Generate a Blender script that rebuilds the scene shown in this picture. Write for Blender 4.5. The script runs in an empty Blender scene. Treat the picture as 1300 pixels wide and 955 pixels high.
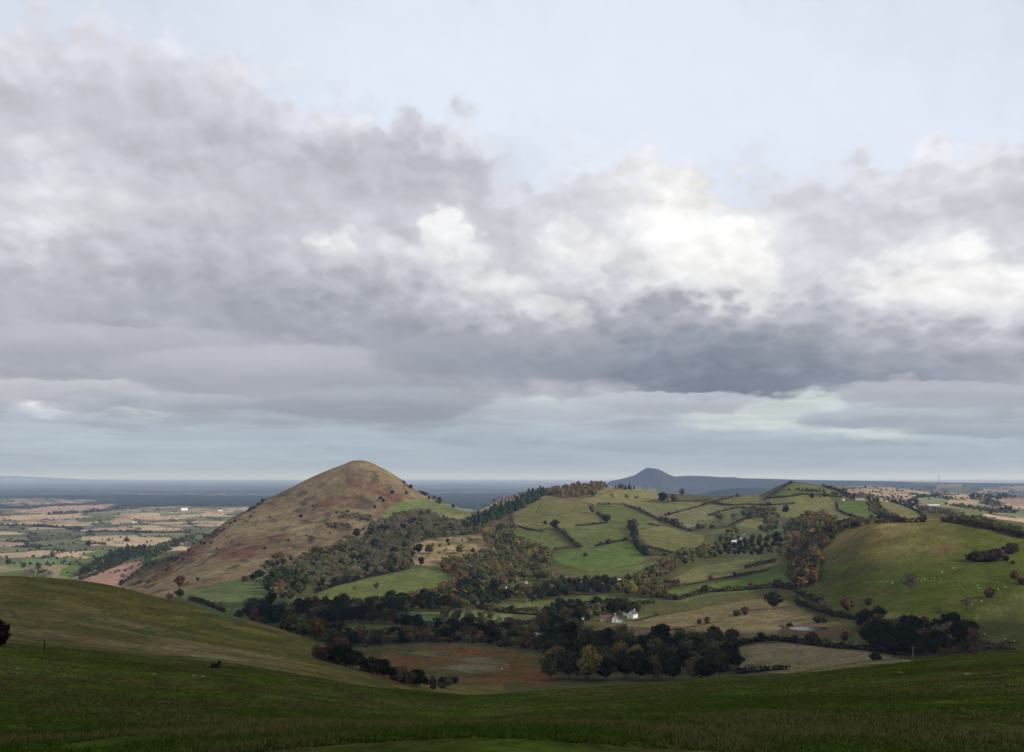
import bpy, bmesh, math, random
import numpy as np
from mathutils import Vector, Matrix, Euler

F = 1275.0; CX = 650.0; HY = 608.0          # focal length in photo pixels, picture centre, eye-level row
scene = bpy.context.scene
col = scene.collection
rng = np.random.default_rng(7)
random.seed(7)
SUN_AZ, SUN_EL = 112.0, 27.0                # clockwise from the view direction (+Y)

# ------------------------------------------------------------------ noise
def _h(ix, iy, s):
    n = (ix.astype(np.int64)*374761393 + iy.astype(np.int64)*668265263 + s*974711) & 0x7fffffff
    n = ((n ^ (n >> 13))*1274126177) & 0x7fffffff
    return ((n ^ (n >> 16)) & 0xffff)/65535.0
def vnoise(x, y, s=0):
    x0 = np.floor(x); y0 = np.floor(y); fx = x-x0; fy = y-y0
    fx = fx*fx*(3-2*fx); fy = fy*fy*(3-2*fy)
    a = _h(x0, y0, s); b = _h(x0+1, y0, s); c = _h(x0, y0+1, s); d = _h(x0+1, y0+1, s)
    return (a*(1-fx)+b*fx)*(1-fy)+(c*(1-fx)+d*fx)*fy
def fbm(x, y, s=0, o=4):
    v = 0; a = .5; t = 0
    for k in range(o):
        v = v + a*vnoise(x*2**k+17*k, y*2**k-9*k, s+k); t += a; a *= .5
    return v/t                                # 0..1

# ------------------------------------------------------------------ terrain : loft of ridge / valley lines
# every line: (bearing column, height as sight row or ('z',h), distance)
Z = lambda h: ('z', h)
ROLES = [
 [(0, Z(-2.3), 3.5)],
 [(0, 960, 26)],
 [(0, 905, 48), (600, 925, 48), (1300, 890, 50)],
 [(-150,806,105),(0,817,112),(100,825,115),(200,836,120),(300,843,120),(400,860,115),(450,872,110),(600,885,110),(750,874,130),(800,868,140),(850,865,145),(900,861,150),(1000,857,150),(1050,847,155),(1100,840,160),(1200,833,165),(1300,826,170),(1450,815,175)],
 [(-150,822,170),(0,832,180),(200,850,190),(300,858,190),(400,875,190),(500,915,200),(800,895,230),(1000,885,250),(1300,855,260),(1450,845,260)],
 [(0,818,330),(200,835,330),(300,843,330),(400,858,320),(500,885,310),(600,930,330),(800,915,350),(1000,900,380),(1300,870,400)],
 [(0,770,490),(100,778,490),(200,797,490),(300,815,485),(400,838,460),(450,853,450),(500,867,440),(550,890,440),(700,905,480),(900,893,500),(1300,862,520)],
 [(-150,735,660),(0,731,650),(50,733,650),(100,737,650),(150,744,645),(200,758,640),(250,768,630),(300,783,620),(350,797,605),(400,814,590),(450,834,570),(500,853,560),(550,872,560),(650,885,600),(800,880,600),(1000,872,600),(1300,850,620)],
 [(0,Z(-175),1150),(200,Z(-172),1150),(300,Z(-161),1080),(350,808,980),(400,820,900),(450,842,820),(500,858,770),(550,868,735),(650,868,735),(800,868,735),(900,862,750),(1000,852,780),(1100,843,800),(1200,840,810),(1300,835,830)],
 [(0,Z(-204),1500),(150,Z(-187),1450),(200,Z(-174),1430),(250,770,1250),(300,783,1180),(350,797,1020),(400,805,970),(450,815,920),(500,820,900),(800,820,900),(900,820,895),(1000,815,900),(1100,808,910),(1200,808,900),(1300,806,905)],
 [(0,Z(-204),1700),(150,Z(-190),1560),(200,753,1540),(250,757,1400),(300,765,1310),(350,770,1230),(400,775,1150),(500,778,1130),(800,778,1130),(900,775,1130),(1000,770,1130),(1050,762,1110),(1100,750,1090),(1150,745,1080),(1200,745,1070),(1300,750,1060)],
 [(0,Z(-204),1850),(150,Z(-193),1640),(200,749,1600),(300,752,1410),(400,760,1270),(500,760,1270),(700,760,1265),(900,750,1280),(980,742,1290),(1030,728,1270),(1060,712,1260),(1100,697,1240),(1150,694,1225),(1200,694,1215),(1250,700,1200),(1300,708,1195),(1450,735,1180)],
 [(0,Z(-204),2000),(150,Z(-197),1700),(200,745,1690),(250,735,1650),(300,738,1520),(350,742,1460),(400,745,1400),(500,742,1420),(700,742,1410),(800,736,1430),(900,728,1440),(950,722,1430),(1000,708,1455),(1030,688,1440),(1050,673,1430),(1100,664,1370),(1150,661,1350),(1200,661,1350),(1250,667,1340),(1300,678,1320),(1450,705,1300)],
 [(0,Z(-204),2150),(150,Z(-200),1790),(200,739,1780),(250,718,1840),(300,722,1690),(350,722,1640),(400,722,1600),(500,718,1600),(600,722,1560),(700,717,1570),(800,706,1600),(900,702,1640),(950,696,1640),(1000,692,1620),(1050,682,1600),(1100,676,1600),(1200,678,1650),(1300,692,1650),(1450,712,1700)],
 [(0,Z(-204),2300),(150,Z(-202),1860),(200,734,1860),(250,704,1950),(300,693,1960),(350,692,1900),(400,690,1860),(500,690,1840),(550,690,1820),(600,698,1760),(650,690,1800),(700,690,1780),(800,685,1760),(900,680,1850),(1000,675,1840),(1050,667,1850),(1100,661,1850),(1200,663,1900),(1300,681,2000),(1450,695,2100)],
 [(0,Z(-204),2450),(150,Z(-203),1930),(200,729,1930),(250,692,2050),(300,668,2150),(350,656,2180),(400,645,2200),(455,628,2230),(500,636,2210),(550,655,2180),(600,670,2010),(650,660,2060),(700,655,2070),(800,655,2100),(900,652,2150),(1000,650,2080),(1050,648,2130),(1100,648,2150),(1200,655,2300),(1300,668,2500)],
 [(-150,Z(-204),2700),(0,Z(-204),2600),(100,Z(-204),2300),(150,Z(-203),2020),(160,745,1990),(180,735,2000),(200,725,2020),(230,706,2110),(252,686,2180),(269,675.6,2230),(294,657.5,2290),(310,650.5,2320),(324,641,2360),(341,631.6,2400),(370,618.5,2440),(400,604,2480),(416,597,2500),(430,592,2510),(437,589.5,2515),(444,586,2515),(450,584.3,2520),(461,584.5,2520),(470,587.5,2520),(478,591,2515),(486,595,2512),(494,599,2510),(502,604,2505),(510,609.6,2500),(519,616.5,2490),(533,625,2470),(546,631.6,2440),(565,639.5,2390),(585,647.5,2300),(600,652,2230),(620,648,2230),(650,638,2250),(670,630,2300),(700,623,2420),(750,620,2550),(800,619,2600),(820,622,2550),(850,627,2500),(900,630,2500),(965,629,2550),(985,619,2620),(1000,613,2650),(1010,612,2650),(1040,616,2650),(1065,621,2640),(1085,627,2600),(1100,630,2500),(1150,645,2500),(1200,645,2700),(1300,655,2900)],
 [(-150,Z(-203),3300),(100,Z(-203),3000),(150,Z(-203),2900),(200,Z(-200),2750),(300,Z(-170),2750),(455,Z(-110),2900),(590,Z(-140),2800),(650,Z(-110),2700),(700,Z(-100),2900),(800,Z(-90),3000),(900,Z(-80),3000),(1000,Z(-72),3100),(1100,Z(-62),2950),(1200,Z(-78),3000),(1300,Z(-107),3200)],
 [(0,Z(-203),3900),(590,Z(-203),3900),(600,648,3900),(625,636,3900),(650,629,3900),(690,620,3900),(710,Z(-40),3900),(760,Z(-70),3900),(850,Z(-90),4000),(1000,Z(-62),4500),(1060,618,4800),(1100,616,4800),(1150,620,4800),(1200,626,4800),(1300,632,4800)],
 [(0,Z(-203),5600),(900,Z(-203),5600),(1000,Z(-130),5700),(1100,Z(-110),5900),(1300,Z(-115),5900)],
 [(0,Z(-203),8000),(900,Z(-203),8000),(1050,Z(-160),8000),(1300,Z(-130),8000)],
 [(0,Z(-203),12000),(1300,Z(-190),12000)],
 [(0,Z(-200),20000)], [(0,Z(-170),32000)], [(0,Z(-85),60000)], [(0,Z(-55),95000)],
]
R_MIN, R_MAX = 3.5, 95000.0
dense = np.arange(-60, 1361, 1.3)
def az_of(px): return np.arctan((px-CX)/F)
azd = az_of(dense)
mid = az_of(np.linspace(-560, -62, 60)); mid2 = az_of(np.linspace(1362, 1860, 60))
outl = np.linspace(-math.pi, mid[0]-.012, 110); outr = np.linspace(mid2[-1]+.012, math.pi, 110)
AZ = np.concatenate([outl, mid, azd, mid2, outr])
PXC = np.clip(CX+F*np.tan(np.clip(AZ, -1.2, 1.2)), -150, 1450)
fine = np.arange(-260, 1561, 1.0)
def smooth1(v, s):
    k = np.arange(-4*s, 4*s+1); w = np.exp(-.5*(k/s)**2); w /= w.sum()
    vp = np.concatenate([np.full(len(k)//2, v[0]), v, np.full(len(k)//2, v[-1])])
    return np.convolve(vp, w, 'valid')
KR, KT = [], []
for i, role in enumerate(ROLES):
    px = [p for p, _, _ in role]; lr = [math.log(r) for *_, r in role]
    t = []
    for p, y, r in role:
        t.append(y[1]/r if isinstance(y, tuple) else (HY-y)/F*math.cos(math.atan((p-CX)/F)))
    if len(role) > 1:
        # heights given as z are interpolated as heights along the line
        r_f = np.exp(np.interp(fine, px, lr))
        zz = [t[k]*role[k][2] for k in range(len(role))]
        allz = all(isinstance(y, tuple) for _, y, _ in role)
        t_f = np.interp(fine, px, zz)/r_f if allz else np.interp(fine, px, t)
        lr_f = np.log(r_f)
    else:
        lr_f = np.full(fine.shape, lr[0]); t_f = np.full(fine.shape, t[0])
    s = 3 if i == 16 else 14
    KR.append(smooth1(lr_f, s)); KT.append(smooth1(t_f, s))
KR = np.array(KR); KT = np.array(KT)
for k in range(1, len(KR)): KR[k] = np.maximum(KR[k], KR[k-1]+.006)
rr = np.concatenate([np.geomspace(3.5, 100, 50)[:-1], np.geomspace(100, 700, 130)[:-1], np.geomspace(700, 2750, 470)[:-1],
                     np.geomspace(2750, 9000, 170)[:-1], np.geomspace(9000, R_MAX, 90)])
LRR = np.log(rr)
def pchip(x, y, xq):
    h = np.diff(x); d = np.diff(y)/h; m = np.zeros_like(y)
    s = (d[1:]*d[:-1] > 0); w1 = 2*h[1:]+h[:-1]; w2 = h[1:]+2*h[:-1]
    with np.errstate(divide='ignore', invalid='ignore'):
        hm = (w1+w2)/(w1/d[:-1]+w2/d[1:])
    m[1:-1] = np.where(s, hm, 0); m[0] = d[0]; m[-1] = d[-1]
    i = np.clip(np.searchsorted(x, xq)-1, 0, len(h)-1); t = (xq-x[i])/h[i]
    return (2*t**3-3*t*t+1)*y[i]+(t**3-2*t*t+t)*h[i]*m[i]+(-2*t**3+3*t*t)*y[i+1]+(t**3-t*t)*h[i]*m[i+1]
T = np.zeros((len(rr), len(AZ)))
for j, p in enumerate(PXC):
    f = p+260; a = int(f); w = f-a
    T[:, j] = pchip(KR[:, a]*(1-w)+KR[:, a+1]*w, KT[:, a]*(1-w)+KT[:, a+1]*w, LRR)
avg = .5*(T[:, 0]+T[:, -1])
bl = np.clip((np.abs(AZ)-1.0)/2.0, 0, 1); bl = bl*bl*(3-2*bl)
T = T*(1-bl)+avg[:, None]*bl
RG = rr[:, None]; X = RG*np.sin(AZ)[None, :]; Y = RG*np.cos(AZ)[None, :]
ZG = T*RG
# far hills (each a ridge with its own outline, distance and thickness)
def ridge(outline, dist, thick, base):
    px = np.array([p for p, _ in outline], float); h = np.array([(HY-y)/F*dist for _, y in outline])
    xs = (px-CX)/F*dist
    top = np.interp(X, xs, h, left=base, right=base)
    top = top+(fbm(X/900, Y/900, 61, 3)-.5)*dist*.0012
    fall = np.exp(-((Y-dist)/thick)**2)
    env = np.clip((X-xs[0])/(.02*dist)+.5, 0, 1)*np.clip((xs[-1]-X)/(.02*dist)+.5, 0, 1)
    return np.where(Y > 0, (top-base)*fall*env, 0)
far = ridge([(765,615),(780,610),(791,608),(800,605.5),(806,603.8),(811.5,601.4),(817,597.8),(822,594.2),(830,594.8),(834,596.2),(843,601.2),(850,604.2),(857,606),(875,604.8),(895,605.6),(915,606.9),(930,606.6),(936,608),(975,608.5),(1040,610),(1100,611),(1180,612),(1260,613),(1330,614),(1400,622)], 12500, 1500, -200)
far2 = ridge([(880,632),(905,624),(930,621),(965,622),(980,624),(1010,620),(1060,622)], 8000, 700, -203)
far3 = ridge([(1130,626),(1150,622),(1165,617),(1180,614),(1195,613),(1215,614.5),(1235,618),(1250,620),(1262,618.5),(1275,616.5),(1310,617),(1350,620)], 9000, 800, -160)
far4 = ridge([(-80,608),(-20,605.5),(15,605),(40,606.5),(60,608),(100,609.5),(140,610)], 45000, 5000, -130)
ZG = ZG+np.maximum.reduce([far, far2, far3])+far4
# natural unevenness
amp = np.interp(LRR, np.log([3.5, 60, 300, 900, 2600, 3500, 95000]), [.05, .25, .8, 2.6, 5.5, 1.5, 3])[:, None]
ZG = ZG+amp*(fbm(X/110, Y/110, 3, 4)-.5)+amp*.35*(fbm(X/22, Y/22, 9, 3)-.5)*(RG < 3200)
ZG = np.where(RG < 400, ZG+.35*(fbm(X/5, Y/5, 21, 3)-.5)*np.clip(RG/30, 0, 1), ZG)

j0 = len(outl)+len(mid); J = len(dense)
PYG = HY-ZG/np.maximum(Y, 1e-3)*F                         # apparent row, valid in front
PYG = np.where(np.cos(AZ)[None, :] > .2, PYG, 9999.)
RUN = np.minimum.accumulate(PYG[:, j0:j0+J], axis=0)      # horizon line reached so far

def hit(px, py, rmin=0):
    """first ground point in direction (px,py), beyond rmin metres"""
    j = int(round((px+60)/1.3)); j = max(0, min(J-1, j))
    i0 = int(np.searchsorted(rr, rmin)) if rmin else 0
    c = PYG[i0:, j0+j] <= py; i = i0+int(np.argmax(c)) if c.any() else len(rr)-1
    if i == 0: r = rr[0]
    else:
        a, b = PYG[i-1, j0+j], PYG[i, j0+j]
        w = 0 if abs(a-b) < 1e-9 else min(1, max(0, (a-py)/(a-b)))
        r = math.exp(LRR[i-1]*(1-w)+LRR[i]*w)
    az = math.atan((px-CX)/F)
    x, y = r*math.sin(az), r*math.cos(az)
    return Vector((x, y, gz(x, y)))
def gz(x, y):
    r = math.hypot(x, y); az = math.atan2(x, y)
    i = min(max(int(np.searchsorted(rr, r))-1, 0), len(rr)-2); j = min(max(int(np.searchsorted(AZ, az))-1, 0), len(AZ)-2)
    u = (r-rr[i])/(rr[i+1]-rr[i]); v = (az-AZ[j])/(AZ[j+1]-AZ[j])
    return float((ZG[i, j]*(1-u)+ZG[i+1, j]*u)*(1-v)+(ZG[i, j+1]*(1-u)+ZG[i+1, j+1]*u)*v)

# ------------------------------------------------------------------ land cover
PXG = np.broadcast_to(dense[None, :], RUN.shape)
EPY = np.where(PYG[:, j0:j0+J] > RUN+.01, RUN, PYG[:, j0:j0+J])
XD = X[:, j0:j0+J]; YD = Y[:, j0:j0+J]; RD = np.broadcast_to(RG, XD.shape)
jx = PXG+(fbm(XD/40, YD/40, 31, 3)-.5)*5; jy = EPY+(fbm(XD/40, YD/40, 37, 3)-.5)*3
def inside(poly, x=None, y=None):
    x = jx if x is None else x; y = jy if y is None else y
    m = np.zeros(x.shape, bool); n = len(poly)
    bx0 = min(p[0] for p in poly); bx1 = max(p[0] for p in poly)
    for k in range(n):
        x1, y1 = poly[k]; x2, y2 = poly[(k+1) % n]
        if y1 == y2: continue
        c = ((y1 > y) != (y2 > y)) & (x < (x2-x1)*(y-y1)/(y2-y1)+x1)
        m ^= c
    return m
C = {'rough': (.075,.072,.028), 'green': (.092,.106,.034), 'bright': (.080,.112,.030), 'olive': (.122,.115,.044), 'yolive': (.155,.142,.056),
     'tan': (.135,.108,.055), 'dtan': (.125,.11,.06), 'straw': (.36,.27,.17), 'bracken': (.145,.070,.038), 'dbracken': (.075,.040,.022),
     'heather': (.06,.048,.034), 'floor': (.035,.035,.018), 'plough': (.27,.165,.12), 'hill': (.180,.138,.074), 'water': (.05,.05,.05)}
COV = np.zeros(RUN.shape+(3,)); COV[:] = C['rough']
def paint(poly, c, w=1.0):
    c = C[c] if isinstance(c, str) else c
    m = inside(poly) if isinstance(poly, list) else poly
    if isinstance(w, np.ndarray): ww = w[m][:, None]
    else: ww = w
    COV[m] = COV[m]*(1-ww)+np.array(c)*ww
# the plain : patchwork of fields
ca, sa = math.cos(.5), math.sin(.5)
def fields(x, y, sx, sy, s):
    u = (x*ca+y*sa)/sx; v = (-x*sa+y*ca)/sy
    u = u+(fbm(x/900, y/900, 5+s, 2)-.5)*.5
    u0 = np.floor(u); v0 = np.floor(v); b1 = np.full(x.shape, 9.); b2 = b1.copy(); idx = np.zeros(x.shape)
    for du in (-1, 0, 1):
        for dv in (-1, 0, 1):
            cu = u0+du; cv = v0+dv
            pu = cu+.5+.75*(_h(cu, cv, s)-.5); pv = cv+.5+.75*(_h(cu, cv, s+1)-.5)
            d = np.maximum(np.abs(u-pu), np.abs(v-pv))
            c = d < b1
            b2 = np.where(c, b1, np.minimum(b2, d)); idx = np.where(c, _h(cu, cv, s+2), idx); b1 = np.where(c, d, b1)
    return idx, b2-b1
fi, fe = fields(XD, YD, 190, 260, 40)
pal = np.array([C['straw'], (.30,.23,.155), (.11,.12,.06), (.15,.15,.085), (.27,.19,.14), (.12,.125,.065), (.31,.245,.165), (.10,.105,.06), (.20,.17,.11), (.08,.085,.05)])
plain = RD > 2750
pc = pal[np.clip((fi*10).astype(int), 0, 9)]
COV[plain] = pc[plain]
wood = (fbm(XD/1500, YD/1100, 77, 4) > np.interp(LRR, np.log([2700, 6500, 8500, 95000]), [.66, .60, .40, .40])[:, None]) & plain
COV[wood] = (.022, .03, .02)  # dense far out, where the dark woodland also stands in for cloud shade
edge = (fe < np.interp(LRR, np.log([2700, 9000, 40000]), [.05, .10, .3])[:, None]) & plain
COV[edge] = (.03, .036, .02)
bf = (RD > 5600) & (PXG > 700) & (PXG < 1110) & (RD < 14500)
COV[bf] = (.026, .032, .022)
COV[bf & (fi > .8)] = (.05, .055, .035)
far_wood_shade = np.clip((LRR-math.log(8500))/.5, 0, 1)[:, None, None]*np.ones(RUN.shape)[..., None]
COV = COV*(1-far_wood_shade*.62)+np.array((.028, .034, .026))*far_wood_shade*.62  # far plain darkened towards woodland, its cloud shade put into the cover colour
COV *= 1+far_wood_shade*(2.6*fbm(XD/3800, YD/1300, 85, 4)[..., None]-1.25)
leftplain = (RD > 1650) & (PXG < 330) & ~plain & (EPY < 750)
lp = leftplain & (ZG[:, j0:j0+J] < -193)
COV[lp] = pc[lp]*.5+np.array(C['green'])*.5
paint([(97,737),(125,724),(158,716),(184,712),(186,716),(176,724),(152,746),(110,745)], 'plough')
paint([(0,738),(0,728),(40,722),(55,733),(40,740)], 'green'); paint([(78,722),(100,712),(110,720),(92,735),(75,730)], 'bright')
paint([(113,692),(116,684),(180,682),(240,683),(236,690),(200,694),(150,694)], 'straw')
paint([(0,660),(0,656),(60,652),(105,653),(90,658),(30,660)], 'straw'); paint([(14,650),(60,643),(150,640),(120,648),(60,652)], (.30,.21,.15))
paint([(96,660),(120,655),(152,655),(140,662),(100,663)], 'green'); paint([(155,657),(180,651),(240,650),(300,648),(280,655),(200,660)], 'straw')
paint([(200,652),(260,650),(262,652),(205,655)], (.10,.15,.07)); paint([(100,705),(130,697),(175,697),(150,704),(120,708)], (.10,.13,.05))
paint([(0,716),(60,708),(100,708),(80,716),(20,722)], (.12,.15,.07))
# near hill
g2 = fbm(XD/45, YD/16, 52, 4); g4 = fbm(XD/12, YD/7, 53, 4)
sec = (RD < 760) & (PXG < 640)
paint(sec, (.125,.102,.028))
def soft(poly, c, w):
    cx = np.clip(.15+1.5*g4, 0, 1)*w; paint(poly, c, cx)
soft([(-60,765),(0,765),(60,768),(130,778),(200,792),(260,812),(330,832),(400,858),(440,875),(330,880),(200,880),(100,880),(-60,880)], (.150,.113,.052), .85)
soft([(0,800),(60,806),(120,822),(200,838),(100,832),(0,822)], (.095,.085,.035), .6)
soft([(230,815),(300,836),(380,857),(430,868),(370,868),(300,852),(240,832),(200,822)], (.20,.155,.082), .8)
soft([(120,778),(150,782),(156,787),(130,785)], (.06,.085,.025), .9); soft([(165,800),(190,798),(200,806),(180,808)], (.06,.085,.025), .9)
soft([(0,772),(14,774),(24,784),(26,792),(20,786),(10,776),(0,775)], (.05,.06,.02), .9)
soft([(60,776),(150,783),(230,797),(230,800),(150,787),(60,779)], (.08,.085,.03), .9)
soft([(400,838),(470,850),(480,860),(440,856)], (.13,.115,.05), .7)
paint(sec, (.066,.070,.020), np.clip((g2-.52)*8, 0, .7)); paint(sec, (.15,.118,.055), np.clip((.42-g2)*8, 0, .5))
paint(sec, (.07,.065,.025), np.clip((g4-.60)*8, 0, .5))
gm = fbm(XD/14, YD/14, 50, 4); gw = np.clip((225-RD)/110+(fbm(XD/16, YD/9, 51, 4)-.5)*2.2, 0, 1)
near = RD < 330
paint(near, (.054,.080,.012), gw); paint(near, (.080,.070,.024), np.clip((gm-.53)*9, 0, .6)*gw); paint(near, (.020,.032,.006), np.clip((.42-gm)*9, 0, .6)*gw)
bm_ = fbm(XD/6, YD/4, 59, 4); paint(near, (.060,.036,.018), np.clip((bm_-.60)*10, 0, .6)*gw); paint(near, (.060,.095,.014), np.clip((.40-bm_)*8, 0, .5)*gw)
fm = fbm(XD/2.2, YD/2.2, 55, 4); paint(near, (.055,.050,.020), np.clip((fm-.55)*8, 0, .55)*gw)
# Valley floor
v = (RD > 700) & (RD < 1500) & (PXG < 1000)
paint([(470,822),(530,818),(560,820),(640,826),(700,838),(710,870),(470,870)], (.120,.058,.024), .9)
g3 = fbm(XD/50, YD/30, 54, 4)
brk = inside([(470,822),(530,818),(560,820),(640,826),(700,838),(710,870),(470,870)])
paint(brk, (.075,.068,.022), np.clip((g3-.46)*9, 0, .85))
paint([(500,828),(560,826),(600,832),(645,840),(650,850),(600,856),(560,848),(600,842),(540,832)], (.150,.132,.080), np.clip(g3*1.6-.35, 0, .75))
for poly, c in [
 ([(405,752),(450,738),(520,722),(562,719),(563,728),(582,738),(560,748),(520,757),(480,764),(440,770),(400,766)], 'green'),
 ([(300,782),(310,775),(345,773),(400,763),(420,757),(420,762),(360,776),(330,784)], 'yolive'),
 ([(572,757),(583,746),(610,743),(690,743),(692,750),(640,756),(600,759)], 'green'),
 ([(495,778),(560,775),(600,776),(650,780),(652,796),(600,796),(540,796),(497,790)], (.10,.13,.05)),
 ([(610,772),(640,768),(760,756),(795,758),(770,768),(700,771),(680,780),(630,779)], 'green'),
 ([(405,806),(405,797),(430,792),(465,793),(508,797),(500,803),(440,806)], 'green'),
 ([(575,812),(577,803),(620,798),(690,791),(697,798),(680,806),(640,809),(600,813)], 'bright'),
 ([(795,762),(815,758),(830,763),(820,768),(800,768)], 'green'), ([(800,785),(815,780),(840,779),(825,785),(805,788)], 'green'),
 ([(225,755),(230,742),(300,725),(330,718),(365,722),(385,735),(375,765),(340,775),(300,790),(262,775)], (.085,.105,.042)),
 ([(650,668),(656,645),(690,626),(745,640),(752,650),(764,664),(720,670),(690,674),(655,672)], 'olive'),
 ([(690,626),(735,618),(790,616),(840,626),(835,640),(800,643),(750,640)], 'yolive'),
 ([(652,672),(690,673),(705,685),(732,697),(705,700),(680,694),(655,685)], 'green'),
 ([(713,672),(770,664),(800,668),(806,690),(760,694),(738,698),(725,686)], 'green'),
 ([(764,645),(790,642),(835,660),(842,668),(810,671),(800,665),(770,660)], 'green'),
 ([(700,703),(760,696),(808,690),(815,705),(825,715),(790,722),(750,726),(712,716)], 'bright'),
 ([(800,642),(850,634),(900,640),(940,645),(922,657),(890,670),(870,674),(840,660),(815,650)], (.125,.118,.055)),
 ([(808,674),(840,668),(870,676),(893,680),(895,695),(855,701),(825,694)], 'olive'),
 ([(690,735),(770,724),(825,716),(815,726),(790,732),(770,745),(720,745)], 'green'),
 ([(820,718),(868,700),(893,698),(903,706),(870,716),(840,722)], 'green'),
 ([(845,740),(880,722),(930,712),(985,706),(996,716),(940,728),(900,736),(850,744)], 'olive'),
 ([(830,752),(900,742),(960,730),(988,722),(1005,740),(1020,748),(970,749),(920,753),(860,764)], 'bright'),
 ([(720,808),(760,795),(800,789),(850,781),(900,771),(960,761),(1000,764),(1045,787),(1020,800),(980,806),(925,812),(820,822)], 'tan'),
 ([(915,832),(940,822),(960,819),(1000,817),(1100,826),(1160,840),(1100,846),(1050,852),(1000,856),(940,850)], (.18,.145,.075)),
 ([(1000,806),(1045,796),(1060,805),(1140,812),(1150,830),(1100,825),(1000,816)], (.085,.095,.036)),
 ([(1003,800),(1010,794),(1040,792),(1085,798),(1075,806),(1050,808),(1030,811),(1008,808)], (.13,.08,.045)),
 ([(900,690),(905,655),(940,645),(990,655),(1000,690),(985,706),(930,712),(900,700)], (.09,.10,.045)),
 ([(902,633),(960,629),(985,632),(1050,628),(1065,645),(1080,656),(1100,664),(1050,668),(1010,660),(985,655),(940,645)], 'olive'),
 ([(938,668),(945,660),(975,655),(980,664),(960,672)], 'yolive'),
 ([(970,634),(990,620),(1005,614),(1040,617),(1070,624),(1085,632),(1040,630),(1000,632)], 'green'),
 ([(1062,642),(1072,637),(1102,635),(1112,650),(1125,663),(1090,656),(1068,650)], 'bright'),
 ([(1112,639),(1130,637),(1168,650),(1180,662),(1135,662),(1120,652)], 'olive'),
 ([(1098,636),(1105,622),(1150,624),(1172,632),(1165,640),(1130,637)], (.28,.215,.15)),
 ([(1150,638),(1160,631),(1195,630),(1203,640),(1190,645),(1170,642)], (.14,.16,.08)),
 ([(1200,642),(1208,630),(1230,627),(1248,632),(1240,640),(1220,643)], (.30,.24,.15)),
 ([(1270,632),(1300,632),(1330,634),(1330,645),(1282,642)], (.24,.16,.11)),
 ([(1215,652),(1220,644),(1255,642),(1258,650),(1235,655)], (.12,.14,.055)),
 ([(1245,657),(1250,653),(1330,662),(1330,668),(1300,664)], 'straw'),
 ([(1270,648),(1330,648),(1330,657),(1280,656)], (.13,.15,.06)),
 ([(1240,626),(1300,626),(1330,628),(1260,631)], (.10,.11,.07)),
 ]: paint(poly, c)
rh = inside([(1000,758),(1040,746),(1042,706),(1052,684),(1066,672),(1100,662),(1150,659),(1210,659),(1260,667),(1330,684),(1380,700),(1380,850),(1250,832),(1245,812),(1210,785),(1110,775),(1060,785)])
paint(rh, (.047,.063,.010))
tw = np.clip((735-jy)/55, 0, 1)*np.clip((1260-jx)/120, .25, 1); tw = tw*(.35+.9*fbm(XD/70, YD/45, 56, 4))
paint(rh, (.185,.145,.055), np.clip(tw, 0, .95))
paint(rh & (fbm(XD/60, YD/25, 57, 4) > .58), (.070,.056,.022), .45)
paint([(1240,772),(1330,740),(1380,760),(1380,830),(1250,826),(1240,800)], (.082,.080,.028), .7)
paint([(1175,700),(1200,692),(1225,695),(1200,706)], (.15,.075,.045), .5)
paint([(1095,738),(1170,736),(1300,736),(1300,738.5),(1170,738),(1095,741)], (.13,.12,.05), .35)
# the conical hill (bracken, heather, pale grass)
LAW = [(150,748),(158,742),(180,730),(200,719),(230,700),(265,670),(300,645),(345,622),(400,598),(440,575),(480,575),(520,605),(548,625),(570,638),(600,650),(592,658),(560,655),(500,660),(470,685),(440,690),(400,702),(365,715),(340,725),(300,735),(250,748),(232,752),(228,766),(200,762)]
law = inside(LAW) & (RD > 1450) & (RD < 2740)
q = fbm(XD/60, YD/60, 58, 5)
paint(law, 'hill'); paint(law, (.150,.108,.062), np.clip((q-.42)*4, 0, .8)); paint(law, (.20,.165,.085), np.clip((.42-q)*5, 0, .7))
b1 = fbm(XD/75, YD/120, 60, 5)
zone = np.exp(-((jx-440)/90)**2-((jy-642)/17)**2)+np.exp(-((jx-310)/70)**2-((jy-700)/16)**2)+.6*np.exp(-((jx-370)/60)**2-((jy-672)/18)**2)
zone += .75*np.exp(-((jx-215)/50)**2-((jy-705)/22)**2)
b1 = .6*b1+.4*fbm(XD/22, YD/30, 63, 4); paint(law, (.12,.064,.038), np.clip((b1+zone*.24-.66)*6, 0, .8))
h1 = fbm(XD/35, YD/55, 62, 5)
h1 = .55*h1+.45*fbm(XD/14, YD/22, 64, 4); paint(law, 'heather', np.clip((h1+zone*.12-.625)*10, 0, .8))
for poly in [[(438,612),(450,608),(478,613),(512,632),(524,631),(545,634),(512,640),(500,648),(486,658),(474,655),(480,645),(492,634),(462,622)],
             [(400,640),(425,628),(455,634),(470,645),(450,652),(420,650)], [(445,688),(455,683),(468,690),(450,698)], [(600,662),(625,652),(630,660),(605,672)],
             [(608,674),(640,655),(652,652),(660,655),(640,668),(615,676)], [(684,628),(700,626),(735,632),(760,628),(790,615),(795,619),(765,627),(735,636),(700,632)],
             [(275,705),(300,698),(330,694),(320,708),(290,715)]]:
    paint(poly, (.128,.066,.040), np.clip(-.45+2.0*q, 0, .85))
paint([(512,611),(528,616),(530,621),(512,618)], 'heather', .6)
paint([(424,650),(445,648),(474,655),(472,664),(450,661),(430,656)], 'heather', np.clip(2*q-.3, 0, .85)); paint([(412,666),(430,664),(450,669),(446,675),(425,673)], 'heather', np.clip(2*q-.2, 0, .85))
lf = inside([(160,742),(200,719),(265,670),(340,628),(342,632),(300,660),(265,692),(225,724),(190,748)])
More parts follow.
